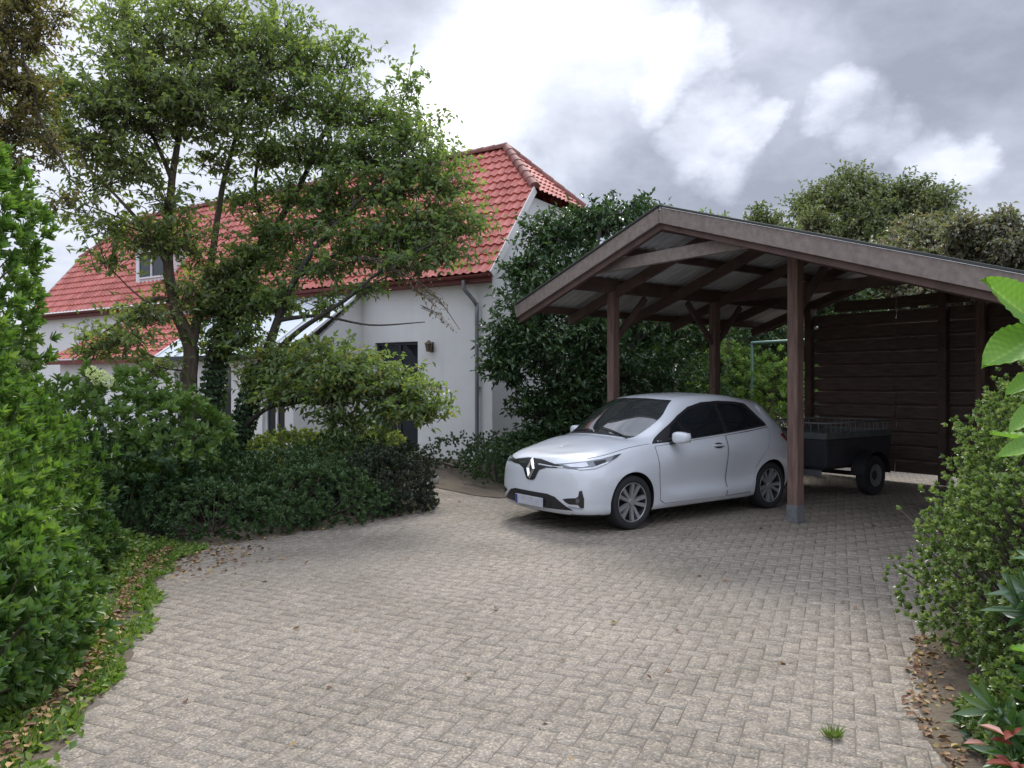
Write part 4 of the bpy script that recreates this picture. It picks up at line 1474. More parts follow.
# fog lamp recesses, C shaped
decal('fog_recess', [(2, .50, .385), (2, .58, .40), (2, .70, .41), (2, .735, .43), (2, .745, .485), (2, .785, .495), (2, .815, .40), (2, .81, .30), (2, .76, .30), (2, .73, .335), (2, .60, .335), (2, .54, .355)], (-.8, -.6, 0), .005, M['black_plastic'], step=.02)
decal('fog_lamp', [(2, .70, .40), (2, .74, .41), (2, .755, .375), (2, .73, .35), (2, .70, .355)], (-.8, -.6, 0), .009, M['headlamp'], step=.02)
decal('fog_trim', [(2, .58, .315), (2, .79, .300), (2, .79, .285), (2, .60, .295)], (-.8, -.6, 0), .007, M['grey_frame'], step=.02)
# front lip
decal('bumper_lip', [(2, -.62, .243), (2, .62, .243), (2, .58, .215), (2, -.58, .215)], FR, .006, M['paint'], both=False)
# number plate
bm = bmesh.new()
bm_box(bm, 2.108, 0, .315, .012, .52, .11)
bmesh.ops.bevel(bm, geom=bm.edges[:], offset=.003, segments=1, affect='EDGES')
pl = from_bm('number_plate', bm, M['plate'], body, world=False)
bm = bmesh.new(); bm_box(bm, 2.1155, -.237, .315, .003, .042, .10)
from_bm('plate_band', bm, M['plate_blue'], pl, world=False)
# headlights: dark housing, lens, reflector and daytime strip
HD = (-.80, -.60, -.05)


def nb(x, y, z): return (x, y, z)


HLp = [(1.99, .36, .762), (1.93, .50, .778), (1.80, .66, .802), (1.66, .745, .828), (1.46, .80, .872), (1.40, .80, .878), (1.50, .81, .830), (1.63, .80, .772), (1.76, .76, .734), (1.88, .66, .718), (1.96, .52, .722), (2.0, .40, .738)]
hl = decal('headlight', HLp, HD, .005, M['headlamp'], step=.02)
decal('lens', [(1.96, .46, .758), (1.86, .60, .780), (1.79, .66, .792), (1.77, .68, .752), (1.84, .66, .738), (1.93, .56, .738)], HD, .009, M['lens'], step=.02)
decal('reflector', [(1.72, .70, .798), (1.60, .76, .818), (1.62, .78, .785), (1.72, .74, .755)], HD, .010, M['seam'], step=.02)
decal('daytime_strip', [(1.90, .62, .722), (1.78, .74, .738), (1.64, .795, .788), (1.60, .80, .800), (1.62, .80, .776), (1.76, .76, .727), (1.88, .66, .712)], HD, .012, M['lens'], step=.02)
# mirrors
for sg in (1, -1):
    bm = bmesh.new()
    bmesh.ops.create_cube(bm, size=1)
    bmesh.ops.subdivide_edges(bm, edges=bm.edges[:], cuts=4, use_grid_fill=True)
    for v in bm.verts:
        c = v.co * 2
        n4 = (abs(c.x) ** 3.2 + abs(c.y) ** 3.2 + abs(c.z) ** 3.2) ** (1 / 3.2)
        c = c / max(n4, 1e-6) * max(abs(c.x), abs(c.y), abs(c.z))
        x, y, z = c.x * .058, c.y * .105, c.z * .072
        x += -.03 * (c.y) ** 2 * 0 + (.02 * (1 - abs(c.y)) if c.x > 0 else 0)
        z *= 1 - .18 * (c.y if c.y > 0 else 0)
        v.co = Vector((.56 + x - .025 * c.y, sg * (.955 + y), 1.035 + z))
    bmesh.ops.recalc_face_normals(bm, faces=bm.faces[:])
    mo = from_bm('wing_mirror', bm, M['paint'], body, smooth=True, world=False)
    bm = bmesh.new()
    bm_beam(bm, (.58, sg * .80, .955), (.56, sg * .90, .985), .07, .03, bevel=.008)
    from_bm('mirror_arm', bm, M['black_plastic'], mo, world=False)
    bm = bmesh.new(); bm_box(bm, .503, sg * .955, 1.035, .004, .17, .11)
    from_bm('mirror_glass', bm, M['chrome'], mo, world=False)
# tail lamps, rear plate, spoiler, aerial, wipers
decal('tail_lamp', [(-1.98, .46, .99), (-1.75, .80, 1.00), (-1.58, .80, .985), (-1.70, .80, .90), (-1.86, .74, .87), (-1.96, .50, .90)], (.8, -.6, 0), .006, M['taillamp'], step=.02)
bm = bmesh.new(); bm_box(bm, -2.02, 0, .50, .015, .52, .11)
from_bm('rear_plate', bm, M['plate'], body, world=False)
patch('spoiler', grid_rj(10.75, 11.10, (8.2, 8.2), 5), .010, M['paint'])
g = Geo(); g.tube([Vector((-1.05, 0, 1.52)), Vector((-1.13, 0, 1.60)), Vector((-1.24, 0, 1.68))], [.006, .004, .003], 6)
g.obj('aerial', M['black_plastic'], body, world=False)
for (y0, y1) in ((.55, .02), (-.05, -.5)):
    g = Geo()
    pts = []
    for k in range(7):
        y = y0 + (y1 - y0) * k / 6
        h = bvh.ray_cast(Vector((1.04 - .06 * k / 6 + (0 if k else .02), y, 2.0)), Vector((0, 0, -1)))[0]
        pts.append(h + Vector((.008, 0, .016)))
    g.tube(pts, [.009] * 7, 5)
    g.obj('wiper', M['black_plastic'], body, world=False)


# wheels
def wheel_mesh():
    tb = bmesh.new()
    prof = [(.222, -.085), (.238, -.098), (.265, -.104), (.298, -.094), (.311, -.07), (.314, -.03), (.314, .03), (.311, .07), (.298, .094), (.265, .104), (.238, .098), (.222, .085)]
    S_ = 48
    rg = []
    for k in range(S_):
        an = 2 * math.pi * k / S_
        rg.append([tb.verts.new((r_ * math.cos(an), h_, r_ * math.sin(an))) for r_, h_ in prof])
    for k in range(S_):
        k2 = (k + 1) % S_
        for j in range(len(prof) - 1): tb.faces.new([rg[k][j], rg[k][j + 1], rg[k2][j + 1], rg[k2][j]])
    bmesh.ops.recalc_face_normals(tb, faces=tb.faces[:])
    # rim barrel and disc
    rb = bmesh.new()
    prof2 = [(.229, .088), (.222, .092), (.213, .086), (.206, .060), (.202, .0), (.10, -.01), (.02, -.01)]
    rg = []
    for k in range(S_):
        an = 2 * math.pi * k / S_
        rg.append([rb.verts.new((r_ * math.cos(an), h_, r_ * math.sin(an))) for r_, h_ in prof2])
    for k in range(S_):
        k2 = (k + 1) % S_
        for j in range(len(prof2) - 1):
            f = rb.faces.new([rg[k][j], rg[k][j + 1], rg[k2][j + 1], rg[k2][j]])
            f.material_index = 0 if j < 2 else 1
    bmesh.ops.recalc_face_normals(rb, faces=rb.faces[:])
    sb = bmesh.new()
    for k in range(10):
        an = 2 * math.pi * (k + (.12 if k % 2 else -.12)) / 10
        c, s = math.cos(an), math.sin(an)

        def pt(r_, off, h_): return (r_ * c - off * s, h_, r_ * s + off * c)
        A_ = [pt(.035, -.016, .070), pt(.035, .016, .070), pt(.215, .022, .084), pt(.215, -.022, .084)]
        B_ = [pt(.035, -.020, .035), pt(.035, .020, .035), pt(.215, .028, .055), pt(.215, -.028, .055)]
        va = [sb.verts.new(p) for p in A_]; vb = [sb.verts.new(p) for p in B_]
        sb.faces.new(va); sb.faces.new(vb[::-1])
        for i_ in range(4): sb.faces.new([va[i_], vb[i_], vb[(i_ + 1) % 4], va[(i_ + 1) % 4]])
    bmesh.ops.create_cone(sb, cap_ends=True, segments=20, radius1=.048, radius2=.040, depth=.03, matrix=Matrix.Translation((0, .070, 0)) @ Matrix.Rotation(rad(-90), 4, 'X'))
    bmesh.ops.recalc_face_normals(sb, faces=sb.faces[:])
    return tb, rb, sb


tb, rb, sb = wheel_mesh()
w0 = empty('wheel', (0, 0, 0)); w0.parent = car
def mkmesh(nm, b, mats):
    me = bpy.data.meshes.new(nm)
    b.normal_update()
    for f in b.faces: f.smooth = True
    for e in b.edges:
        if len(e.link_faces) == 2 and e.calc_face_angle(0) > rad(35): e.smooth = False
    b.to_mesh(me); b.free()
    for m in mats: me.materials.append(m)
    return me


me_t, me_r, me_s = mkmesh('tyre', tb, [M['rubber']]), mkmesh('rim', rb, [M['alloy'], M['alloy_dark']]), mkmesh('spokes', sb, [M['alloy']])
first = True
for ax_ in AX:
    for sg in (1, -1):
        if first: wv = w0; first = False
        else:
            wv = w0.copy(); COL.objects.link(wv); wv.parent = car
        wv.location = (ax_, sg * .745, .315)
        wv.rotation_euler = (0, .3 if ax_ > 0 else .1, 0 if sg > 0 else math.pi)
        for nm, me in (('tyre', me_t), ('rim', me_r), ('spokes', me_s)):
            c = bpy.data.objects.new(nm, me); COL.objects.link(c); c.parent = wv

# ------------------------------------------------------------------ trees
def tree(name, label, cat, base, limbs, clumps, leafm, barkm, L, W, nl=9, group=None, twig_r=.005, droop=.35, ivy=None, boughs=None, fine=False, km=1.0, rm=1.0):
    """limbs: lists of (point, radius); clumps: (centre, radii, twigs)"""
    root = empty(name, (base[0], base[1], 0))
    tag(root, label, cat, group)
    g = Geo()
    nodes = []
    for lb in limbs:
        pts, rs = smooth_path([p for p, r in lb], [r for p, r in lb], 6)
        g.tube(pts, rs, 10, .06)
        nodes += list(zip(pts, rs))
    npx = np.array([tuple(p) for p, r in nodes]); nr_ = np.array([r for p, r in nodes])
    lv, tw = Leaves(), Geo()
    for cl in clumps:
        c, r, k = cl[:3]
        kw = cl[3] if len(cl) > 3 else {}
        c_ = np.array(c, float)
        dd = np.linalg.norm(npx - c_, axis=1) + np.maximum(0, npx[:, 2] - c_[2] + .3) * 1.5
        i = int(dd.argmin())
        p0 = Vector(npx[i]); p1 = Vector(c_)
        v = p1 - p0
        if v.length > .15:
            m1 = p0 + v * .35 + Vector((0, 0, .08 * v.length)) + Vector(RNG.normal(size=3) * .06 * v.length)
            m2 = p0 + v * .72 + Vector((0, 0, .06 * v.length)) + Vector(RNG.normal(size=3) * .05 * v.length)
            r0 = min(nr_[i] * .6, .016 + .014 * v.length)
            pts, rs = smooth_path([p0, m1, m2, p1], [r0, r0 * .75, r0 * .5, .008], 4)
            g.tube(pts, rs, 6)
        r = tuple(x * rm for x in r); k = int(k * km)
        clump(lv, tw, c, r, k, nl, L, W, droop=droop, twig_r=twig_r, **kw)
    g.obj('trunk', M[barkm], root)
    tw.obj('twigs', M['twig'], root)
    lv.obj('crown', M[leafm], root, fine=fine, droop=.25)
    if ivy:
        lv2 = Leaves()
        for lb in ivy:
            pts, rs = smooth_path([p for p, r in lb], [r for p, r in lb], 8)
            for p, r in zip(pts, rs):
                k = int(150 * 1.0)
                an = RNG.random(k) * 2 * np.pi
                o3 = np.stack([np.cos(an), np.sin(an), RNG.normal(size=k) * .6], 1)
                pp = np.array(p) + o3 * np.array([1, 1, .12]) * (r + .02 + .07 * RNG.random((k, 1)))
                lv2.add(pp, o3 * .5 + np.array([0, 0, -.8]) + RNG.normal(size=(k, 3)) * .5, o3 + RNG.normal(size=(k, 3)) * .3, .06, .05)
        lv2.obj('ivy', M['leaf_dark'], root)
    return root


def cl(px, py, Y, rx, rz, k, ry=None, **kw):
    """clump at an image bearing and a true distance; radii in metres"""
    return (tuple(P(px, py, Y)), (rx, ry or rx, rz), k, kw) if kw else (tuple(P(px, py, Y)), (rx, ry or rx, rz), k)


def N(px, py, Y, r): return (P(px, py, Y), r)


def G0(px, Y, r, z=-.05):
    p = P(px, 400, Y); p.z = z
    return (p, r)


# tree A: bare brown trunk, crown to the left and top
tA = [[G0(189, 12.2, .15), N(188, 440, 12.2, .125), N(189, 390, 12.2, .12), N(190, 345, 12.2, .115), N(176, 310, 12.1, .09), N(168, 260, 12.0, .075), N(170, 200, 12.0, .06), N(178, 140, 12.1, .045), N(190, 80, 12.2, .03), N(200, 20, 12.3, .015)],
      [N(189, 350, 12.2, .10), N(200, 310, 12.4, .07), N(213, 250, 12.6, .055), N(222, 190, 12.8, .045), N(238, 130, 13.0, .03), N(260, 70, 13.1, .015)],
      [N(170, 270, 12.0, .05), N(150, 235, 11.7, .035), N(120, 200, 11.4, .022), N(85, 165, 11.2, .012)],
      [N(172, 300, 12.1, .05), N(150, 300, 11.8, .03), N(125, 318, 11.6, .02), N(100, 335, 11.5, .01)],
      [N(172, 180, 12.0, .04), N(150, 130, 11.9, .025), N(120, 80, 11.8, .012)]]
cA = []
for (px, py, Y, rx, rz, k) in [
    (120, 12, 12, .6, .35, 26), (165, 35, 12, .75, .42, 50), (215, 20, 12.3, .75, .4, 55), (255, 50, 12.8, .8, .42, 60), (225, 75, 12.4, .85, .42, 62),
    (180, 85, 11.8, .8, .4, 58), (145, 80, 11.6, .8, .38, 50), (110, 105, 11.6, .75, .35, 46), (75, 85, 11.5, .6, .3, 26), (150, 120, 11.7, .75, .32, 50),
    (100, 140, 11.5, .7, .3, 40), (60, 130, 11.5, .6, .3, 28), (40, 105, 11.5, .5, .3, 18), (205, 115, 12, .7, .3, 42), (135, 165, 11.6, .6, .28, 26), (95, 175, 11.4, .55, .28, 18),
    (160, 195, 11.7, .5, .25, 16), (110, 220, 11.6, .5, .22, 18), (85, 205, 11.4, .35, .2, 7), (145, 235, 11.7, .6, .25, 32), (105, 255, 11.5, .4, .2, 14), (185, 235, 12.2, .6, .3, 36), (120, 335, 11.6, .55, .25, 30),
    (90, 345, 11.5, .35, .2, 14), (150, 310, 11.8, .45, .22, 18), (190, 290, 12.2, .45, .25, 24), (225, 270, 12.6, .6, .3, 40), (155, 365, 11.8, .4, .2, 14), (215, 160, 12.6, .55, .25, 20), (190, 5, 12.3, .6, .3, 30), (130, 50, 12, .6, .3, 30)]:
    cA.append(cl(px, py, Y, rx, rz, k))
tree('garden_tree', 'broadleaf tree with a bare brown trunk, left of the ivy-clad tree', 'tree', P(189, 400, 12.2), tA, cA,
     'leaf_tree', 'bark', .10, .050, nl=12, km=1.7, rm=1.75)

# tree B: ivy-clad, two stems, spreads to the right
bB1 = [G0(208, 12.6, .17), N(208, 440, 12.6, .14), N(213, 390, 12.6, .12), N(222, 340, 12.7, .09), N(238, 290, 12.8, .075), N(268, 240, 13.0, .06), N(300, 185, 13.2, .045), N(325, 130, 13.3, .03), N(345, 80, 13.4, .012)]
bB2 = [G0(226, 12.4, .16), N(236, 450, 12.4, .13), N(248, 405, 12.3, .10), N(262, 365, 12.2, .08), N(278, 320, 12.1, .062), N(292, 285, 12.1, .05), N(318, 245, 12.1, .038), N(355, 205, 12.1, .028), N(395, 165, 12.1, .025), N(425, 120, 12.1, .012)]
tB = [bB1, bB2,
      [N(262, 365, 12.2, .06), N(300, 330, 11.8, .04), N(345, 300, 11.5, .03), N(385, 268, 11.4, .02), N(430, 245, 11.3, .012)],
      [N(278, 320, 12.1, .045), N(320, 316, 11.8, .022), N(370, 325, 11.6, .014), N(425, 322, 11.4, .006)],
      [N(240, 432, 12.3, .05), N(268, 408, 12.0, .035), N(310, 400, 11.7, .03), N(360, 385, 11.4, .022), N(415, 392, 11.2, .01)],
      [N(238, 290, 12.8, .05), N(262, 235, 13.0, .04), N(255, 180, 13.2, .03), N(270, 120, 13.4, .012)],
      [N(300, 275, 12.1, .045), N(345, 250, 12.4, .03), N(385, 230, 12.7, .02), N(440, 205, 12.8, .01)]]
cB = []
for (px, py, Y, rx, rz, k) in [
    (300, 265, 12.4, .5, .22, 26), (330, 215, 12.6, .55, .25, 24), (270, 225, 12.8, .5, .25, 22), (375, 255, 12.0, .5, .22, 24), (250, 255, 12.7, .5, .25, 24), (215, 345, 12.4, .45, .22, 22), (420, 235, 12.0, .5, .2, 22), (285, 300, 12.2, .4, .2, 16), (320, 300, 11.9, .4, .18, 12),
    (285, 25, 13, .6, .35, 36), (305, 60, 13.2, .8, .4, 60), (345, 55, 13.2, .5, .3, 26), (290, 95, 13, .85, .38, 66), (335, 105, 13, .8, .36, 62), (375, 110, 12.8, .75, .34, 52), (410, 78, 12.6, .32, .3, 14), (405, 130, 12.6, .6, .3, 40),
    (250, 115, 13, .75, .35, 50), (270, 150, 13, .8, .3, 46), (320, 150, 13, .85, .3, 56), (365, 155, 12.7, .8, .3, 56), (415, 160, 12.3, .7, .3, 46), (440, 180, 12.2, .55, .28, 34), (390, 190, 12.4, .75, .28, 50),
    (340, 195, 12.8, .75, .28, 44), (295, 195, 13, .7, .28, 30), (250, 200, 13, .6, .25, 20), (430, 215, 12.2, .7, .28, 46), (462, 225, 12.1, .42, .22, 22), (395, 230, 12, .7, .25, 44), (355, 235, 12.2, .6, .25, 34), (300, 235, 12.6, .55, .22, 20),
    (440, 250, 11.8, .55, .22, 28), (405, 262, 11.6, .5, .2, 22), (265, 250, 12.8, .5, .25, 26), (240, 280, 12.8, .5, .25, 34), (225, 310, 12.6, .6, .28, 44), (260, 300, 12.4, .55, .25, 36), (330, 265, 11.9, .45, .2, 18), (240, 335, 12.5, .55, .22, 30), (365, 285, 11.6, .35, .16, 9),
    (275, 355, 12.0, .55, .25, 40), (305, 360, 11.8, .6, .28, 50), (340, 362, 11.5, .6, .26, 50), (290, 390, 11.8, .6, .25, 46), (330, 392, 11.5, .65, .25, 54), (370, 375, 11.4, .6, .25, 50), (400, 388, 11.3, .5, .25, 40), (425, 405, 11.2, .32, .22, 24),
    (345, 415, 11.4, .4, .2, 20), (355, 435, 11.3, .25, .2, 9), (395, 410, 11.2, .35, .2, 18), (265, 380, 12.0, .4, .22, 22)]:
    cB.append(cl(px, py, Y, rx, rz, int(k * (.75 if py < 120 else 1)), vbias=(.12 if py > 340 else 0)))
tree('garden_tree', 'ivy-clad two-stemmed tree spreading its crown towards the dark glazed door', 'tree', P(215, 400, 12.5), tB, cB,
     'leaf_tree_b', 'bark_dark', .10, .050, nl=12, km=1.75, rm=1.65, ivy=[bB1[:5], bB2[:4]])

# dry hanging twigs of another branch: part of the second tree's look, bare with brown leaves
dry = empty('dead_branch', tuple(P(420, 400, 11.2))[:2] + (0,))
tag(dry, 'dry brown twigs hanging from the tree in front of the white wall', 'branch')
lv, tw = Leaves(), Geo()
for (px, py, Y, rx, rz, k) in [(418, 285, 11.3, .4, .16, 12), (445, 305, 11.3, .35, .16, 12), (395, 275, 11.4, .4, .14, 9), (455, 325, 11.3, .15, .1, 4)]:
    clump(lv, tw, P(px, py, Y), (rx, rx, rz), k, 8, .055, .025, origin=P(px - 35, py - 18, Y), droop=.9, twig_r=.004)
tw.tube(smooth_path([P(345, 300, 11.5), P(370, 285, 11.45), P(400, 275, 11.4), P(432, 292, 11.3), P(460, 330, 11.3)], [.02, .016, .012, .009, .004], 4)[0],
        smooth_path([P(345, 300, 11.5), P(370, 285, 11.45), P(400, 275, 11.4), P(432, 292, 11.3), P(460, 330, 11.3)], [.02, .016, .012, .009, .004], 4)[1], 5)
lv.obj('dry_leaves', M['leaf_dry'], dry)
tw.obj('twigs', M['twig'], dry)

# overhanging tree in the upper left corner
tO = [[(Vector((-7.6, 8.6, -.05)), .2), (Vector((-7.4, 8.6, 2.5)), .16), (Vector((-7.1, 8.5, 4.5)), .12), (Vector((-6.6, 8.4, 6.0)), .07), (Vector((-6.0, 8.3, 7.2)), .03)],
      [(Vector((-7.1, 8.5, 4.5)), .07), N(10, 60, 8.6, .04), N(40, 120, 8.6, .02), N(70, 175, 8.6, .008)],
      [(Vector((-7.1, 8.5, 4.8)), .06), N(0, 10, 8.8, .035), N(40, 20, 8.8, .015)]]
cO = [cl(*a) for a in [(5, 20, 8.6, .45, .35, 40), (30, 35, 8.7, .4, .3, 30), (8, 70, 8.5, .45, .35, 42), (28, 95, 8.6, .4, .28, 26), (5, 125, 8.5, .4, .3, 34), (35, 130, 8.6, .35, .25, 14), (10, 160, 8.5, .35, .25, 20), (55, 150, 8.7, .35, .22, 10),
                      (50, 15, 8.8, .35, .25, 12), (-20, 60, 8.5, .5, .6, 40), (-25, 140, 8.5, .5, .4, 40), (15, -10, 8.7, .5, .3, 40), (70, 195, 8.6, .3, .2, 5), (50, 210, 8.6, .3, .15, 3)]]
tree('overhanging_tree', 'brownish-green tree overhanging from the upper left corner', 'tree', (-7.6, 8.6, 0), tO, cO, 'leaf_brown', 'bark', .06, .032, nl=14, km=1.5, rm=1.2)

# dense evergreen between the house and the carport
cE = []
for (px, py, Y, rx, rz, k) in [
    (555, 235, 15.5, .9, .55, 90), (600, 220, 15.8, .95, .5, 95), (640, 215, 16, .8, .4, 70), (565, 270, 15.3, 1.0, .6, 110), (540, 300, 15, .95, .6, 110), (600, 275, 15.5, 1.1, .7, 120), (650, 260, 16, 1.0, .6, 90),
    (515, 335, 14.7, .75, .55, 85), (505, 365, 14.5, .6, .45, 65), (545, 345, 14.6, .95, .7, 120), (590, 330, 14.9, 1.0, .7, 110), (640, 320, 15.8, 1.0, .7, 95), (575, 385, 14.5, .9, .7, 110), (620, 370, 15, 1.0, .7, 100),
    (540, 405, 14.3, .7, .5, 60), (590, 420, 14.3, .9, .6, 100), (555, 440, 14, .7, .5, 80), (625, 425, 14.6, .9, .6, 80), (660, 370, 16, .9, .8, 80), (690, 330, 16.5, .8, .8, 60), (525, 265, 15.2, .55, .4, 40), (520, 450, 13.8, .55, .4, 60)]:
    cE.append(cl(px, py, Y, rx, rz, k))
bE = Vector((1.35, 15.2, 0))
tE = [[(bE, .16), (bE + Vector((-.1, 0, 1.2)), .14), (bE + Vector((0, 0, 2.5)), .11), (bE + Vector((.2, .1, 3.6)), .08), (bE + Vector((.4, .2, 4.8)), .04)],
      [(bE + Vector((-.05, 0, .8)), .09), (bE + Vector((-.6, -.2, 1.8)), .07), (bE + Vector((-.9, -.2, 2.8)), .04)],
      [(bE + Vector((0, 0, 1.0)), .09), (bE + Vector((.8, .2, 2.0)), .07), (bE + Vector((1.5, .5, 3.2)), .04)],
      [(bE + Vector((0, 0, .4)), .07), (bE + Vector((-.4, -.8, .9)), .05), (bE + Vector((-.2, -1.0, 1.2)), .03)]]
tree('evergreen_tree', 'dense dark evergreen filling the gap between the white gable and the carport', 'tree', bE, tE, cE, 'leaf_dark', 'bark_dark', .12, .055, nl=14, droop=.15, km=1.35, rm=1.1)

# trees behind the carport
def shadows_tree(label, px, pytop, Y, wd, ht, k, leafm, L, W, name='background_tree', seed_k=26, group='trees behind the carport', nl=9, low=.25, rz=.35):
    top = P(px, pytop, Y).z
    X = P(px, 0, Y).x
    cz = top - ht / 2
    cls = []
    for _ in range(seed_k):
        d = ball(1, 1.6)[0]
        if d[2] < -1 + low: d[2] *= .3
        c = (X + d[0] * wd * .42, Y + d[1] * wd * .4, cz + d[2] * ht * .42)
        cls.append((c, (wd * .16, wd * .16, ht * .12), k))
    lim = [[(Vector((X, Y, -.05)), wd * .035), (Vector((X + .1, Y, cz * .5)), wd * .03), (Vector((X - .1, Y, cz)), wd * .022), (Vector((X, Y, cz + ht * .35)), wd * .008)],
           [(Vector((X, Y, cz * .45)), wd * .02), (Vector((X - wd * .2, Y, cz)), wd * .012), (Vector((X - wd * .3, Y, cz + ht * .2)), wd * .005)],
           [(Vector((X, Y, cz * .5)), wd * .02), (Vector((X + wd * .22, Y, cz)), wd * .012), (Vector((X + wd * .3, Y, cz + ht * .2)), wd * .005)]]
    return tree(name, label, 'tree', (X, Y), lim, cls, leafm, 'bark', L, W, nl=nl, km=1.6, rm=1.15, group=group, twig_r=.01)


G_ = 'trees behind the carport'
shadows_tree('large round-topped green tree rising highest above the carport roof', 862, 163, 32, 7.8, 7.5, 75, 'leaf_far', .17, .09, seed_k=80)
shadows_tree('smaller tree at the left shoulder of the large round-topped tree', 800, 196, 30, 4.2, 6, 60, 'leaf_far', .15, .08, seed_k=22)
shadows_tree('grey-green tree with rusty pink leaves just right of the large round-topped tree', 915, 202, 24, 4.6, 4.5, 80, 'leaf_reddish', .15, .08, seed_k=34)
shadows_tree('dark grey-green tree at the right edge of the photo above the roof', 985, 200, 20, 3.6, 4.0, 75, 'leaf_reddish', .12, .07, seed_k=34)
shadows_tree('grey-green tree beyond the right end of the carport roof', 1050, 205, 19, 3.2, 4.0, 70, 'leaf_reddish', .12, .07, seed_k=26)
shadows_tree('slender young tree whose shoots stand above the roof beside the ridge', 725, 186, 20, 1.9, 4.2, 40, 'leaf_light', .13, .055, seed_k=16)
shadows_tree('slender tree with sparse shoots above the roof between ridge and round tree', 768, 196, 22, 2.4, 4.0, 46, 'leaf_far', .14, .06, seed_k=16)
shadows_tree('yellow-green tree far behind the open left bay of the carport', 690, 262, 24, 4.2, 4.8, 80, 'leaf_light', .13, .07, seed_k=26)
shadows_tree('pale green tree behind the gap left of the board wall', 770, 300, 23, 3.6, 4.0, 80, 'leaf_light', .12, .06, seed_k=26)
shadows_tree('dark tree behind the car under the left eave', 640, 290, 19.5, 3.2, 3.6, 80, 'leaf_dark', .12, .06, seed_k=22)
# shrubs that stand behind the carport, seen under its roof
GB = 'shrubs behind the carport'
shrub('shrub', 'pale green bush in the gap between the car roof and the board wall', 'shrub', 'leaf_light',
      [((5.95, 17.6, 1.0), (1.1, .9, 1.2)), ((5.3, 18.6, 1.3), (1.0, .9, 1.3)), ((7.0, 18.8, 1.4), (1.3, .9, 1.5))], 34, .13, .055, nleaf=8, spread=1.0, up=.5, inner=.3, group=GB, fine=False, vb=.25)
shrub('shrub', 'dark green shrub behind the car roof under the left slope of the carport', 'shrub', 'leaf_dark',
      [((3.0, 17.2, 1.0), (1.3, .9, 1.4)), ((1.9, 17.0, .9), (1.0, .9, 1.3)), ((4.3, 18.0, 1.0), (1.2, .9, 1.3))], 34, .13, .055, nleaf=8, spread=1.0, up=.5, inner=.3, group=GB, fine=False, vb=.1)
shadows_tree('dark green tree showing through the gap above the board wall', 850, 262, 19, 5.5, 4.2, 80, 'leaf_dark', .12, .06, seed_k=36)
# far belt of wood that closes the view at ground level
lv = Leaves()
for _ in range(260):
    a = rad(-50 + 100 * RNG.random()); R_ = 48 + 10 * RNG.random()
    c = np.array([R_ * math.sin(a), R_ * math.cos(a), 1.0 + 2.2 * RNG.random()])
    k = 220
    p = c + ball(k) * np.array([2.6, 2.6, 2.2])
    lv.add(p, RNG.normal(size=(k, 3)), RNG.normal(size=(k, 3)) + np.array([0, -1, .6]), .5, .35)
wd_ = lv.obj('far_wood', M['leaf_far'])
tag(wd_, 'far belt of green trees and hedges around the gardens', 'woodland', kind='stuff')

# ------------------------------------------------------------------ shrubs
lv = Leaves()
p_ = None
GH = 'shrubs along the left edge of the drive'
shrub('laurel_hedge', 'tall bright green laurel at the left edge, reaching above head height', 'hedge', 'leaf_laurel',
      [((-4.38, 5.5, 1.0), (.95, 1.2, 1.0)), ((-4.75, 6.1, 2.3), (.80, 1.0, 1.2)), ((-4.55, 6.4, 3.0), (.55, .7, .75)), ((-4.0, 5.0, .7), (.85, .9, .85)), ((-3.55, 4.4, .5), (.75, .7, .7)), ((-4.75, 6.6, .8), (1.1, .8, .95)), ((-4.45, 5.3, 1.8), (.8, .8, .85))],
      110, .085, .030, nleaf=9, spread=.75, up=.7, inner=.4, vb=.1)
shrub('laurel_hedge', 'low dark leafy shrub in the bottom left corner beside the drive', 'hedge', 'leaf_mid',
      [((-2.85, 3.9, .33), (.52, .75, .48)), ((-2.95, 3.2, .4), (.6, .6, .6)), ((-3.12, 4.7, .3), (.5, .6, .42)), ((-3.75, 5.8, .26), (.5, .7, .34)), ((-4.0, 6.7, .25), (.5, .6, .35))], 170, .075, .030, nleaf=8, spread=.8, up=.6, inner=.4, vb=.1)
shrub('viburnum', 'pale green layered shrub with creamy flower heads left of the brown trunk', 'shrub', 'leaf_light',
      [((-4.9, 9.4, 1.15), (.95, .8, .70)), ((-4.2, 9.3, 1.05), (.75, .7, .5)), ((-5.4, 9.6, .7), (.9, .8, .7))], 60, .10, .05, nleaf=7, spread=1.1, up=.35, inner=.35)
lv = Leaves()
for (px, py) in ((92, 372), (102, 376), (108, 381), (97, 379)):
    p0 = np.array(P(px, py, 8.9)); k = 90
    d = norm(RNG.normal(size=(k, 3)))
    lv.add(p0 + d * .05, d, RNG.normal(size=(k, 3)), .03, .03)
fh = lv.obj('flower_head', M['petal'], None)
vb_ = [o for o in COL.objects if o.name.startswith('viburnum')][0]
fh.parent = vb_; fh.matrix_parent_inverse = PM(vb_).inverted()
shrub('shrub', 'dark shrub mass under the pale green layered shrub', 'shrub', 'leaf_dark',
      [((-4.4, 8.7, .4), (.9, .7, .55)), ((-5.1, 8.3, .5), (.9, .8, .75)), ((-4.9, 7.4, .5), (.9, .8, .8)), ((-5.6, 10.8, .6), (1.1, 1.0, .8))], 75, .08, .035, nleaf=7, spread=.9, up=.5, inner=.3)
bed = 'low shrubs in the bed around the two garden trees'
def low(label, m, ells, dens=230, L=.055, W=.028, **kw):
    shrub('ground_shrub', label, 'shrub', m, ells, dens, L, W, group=bed, nleaf=7, spread=.9, up=.35, inner=.35, fine=False, **kw)


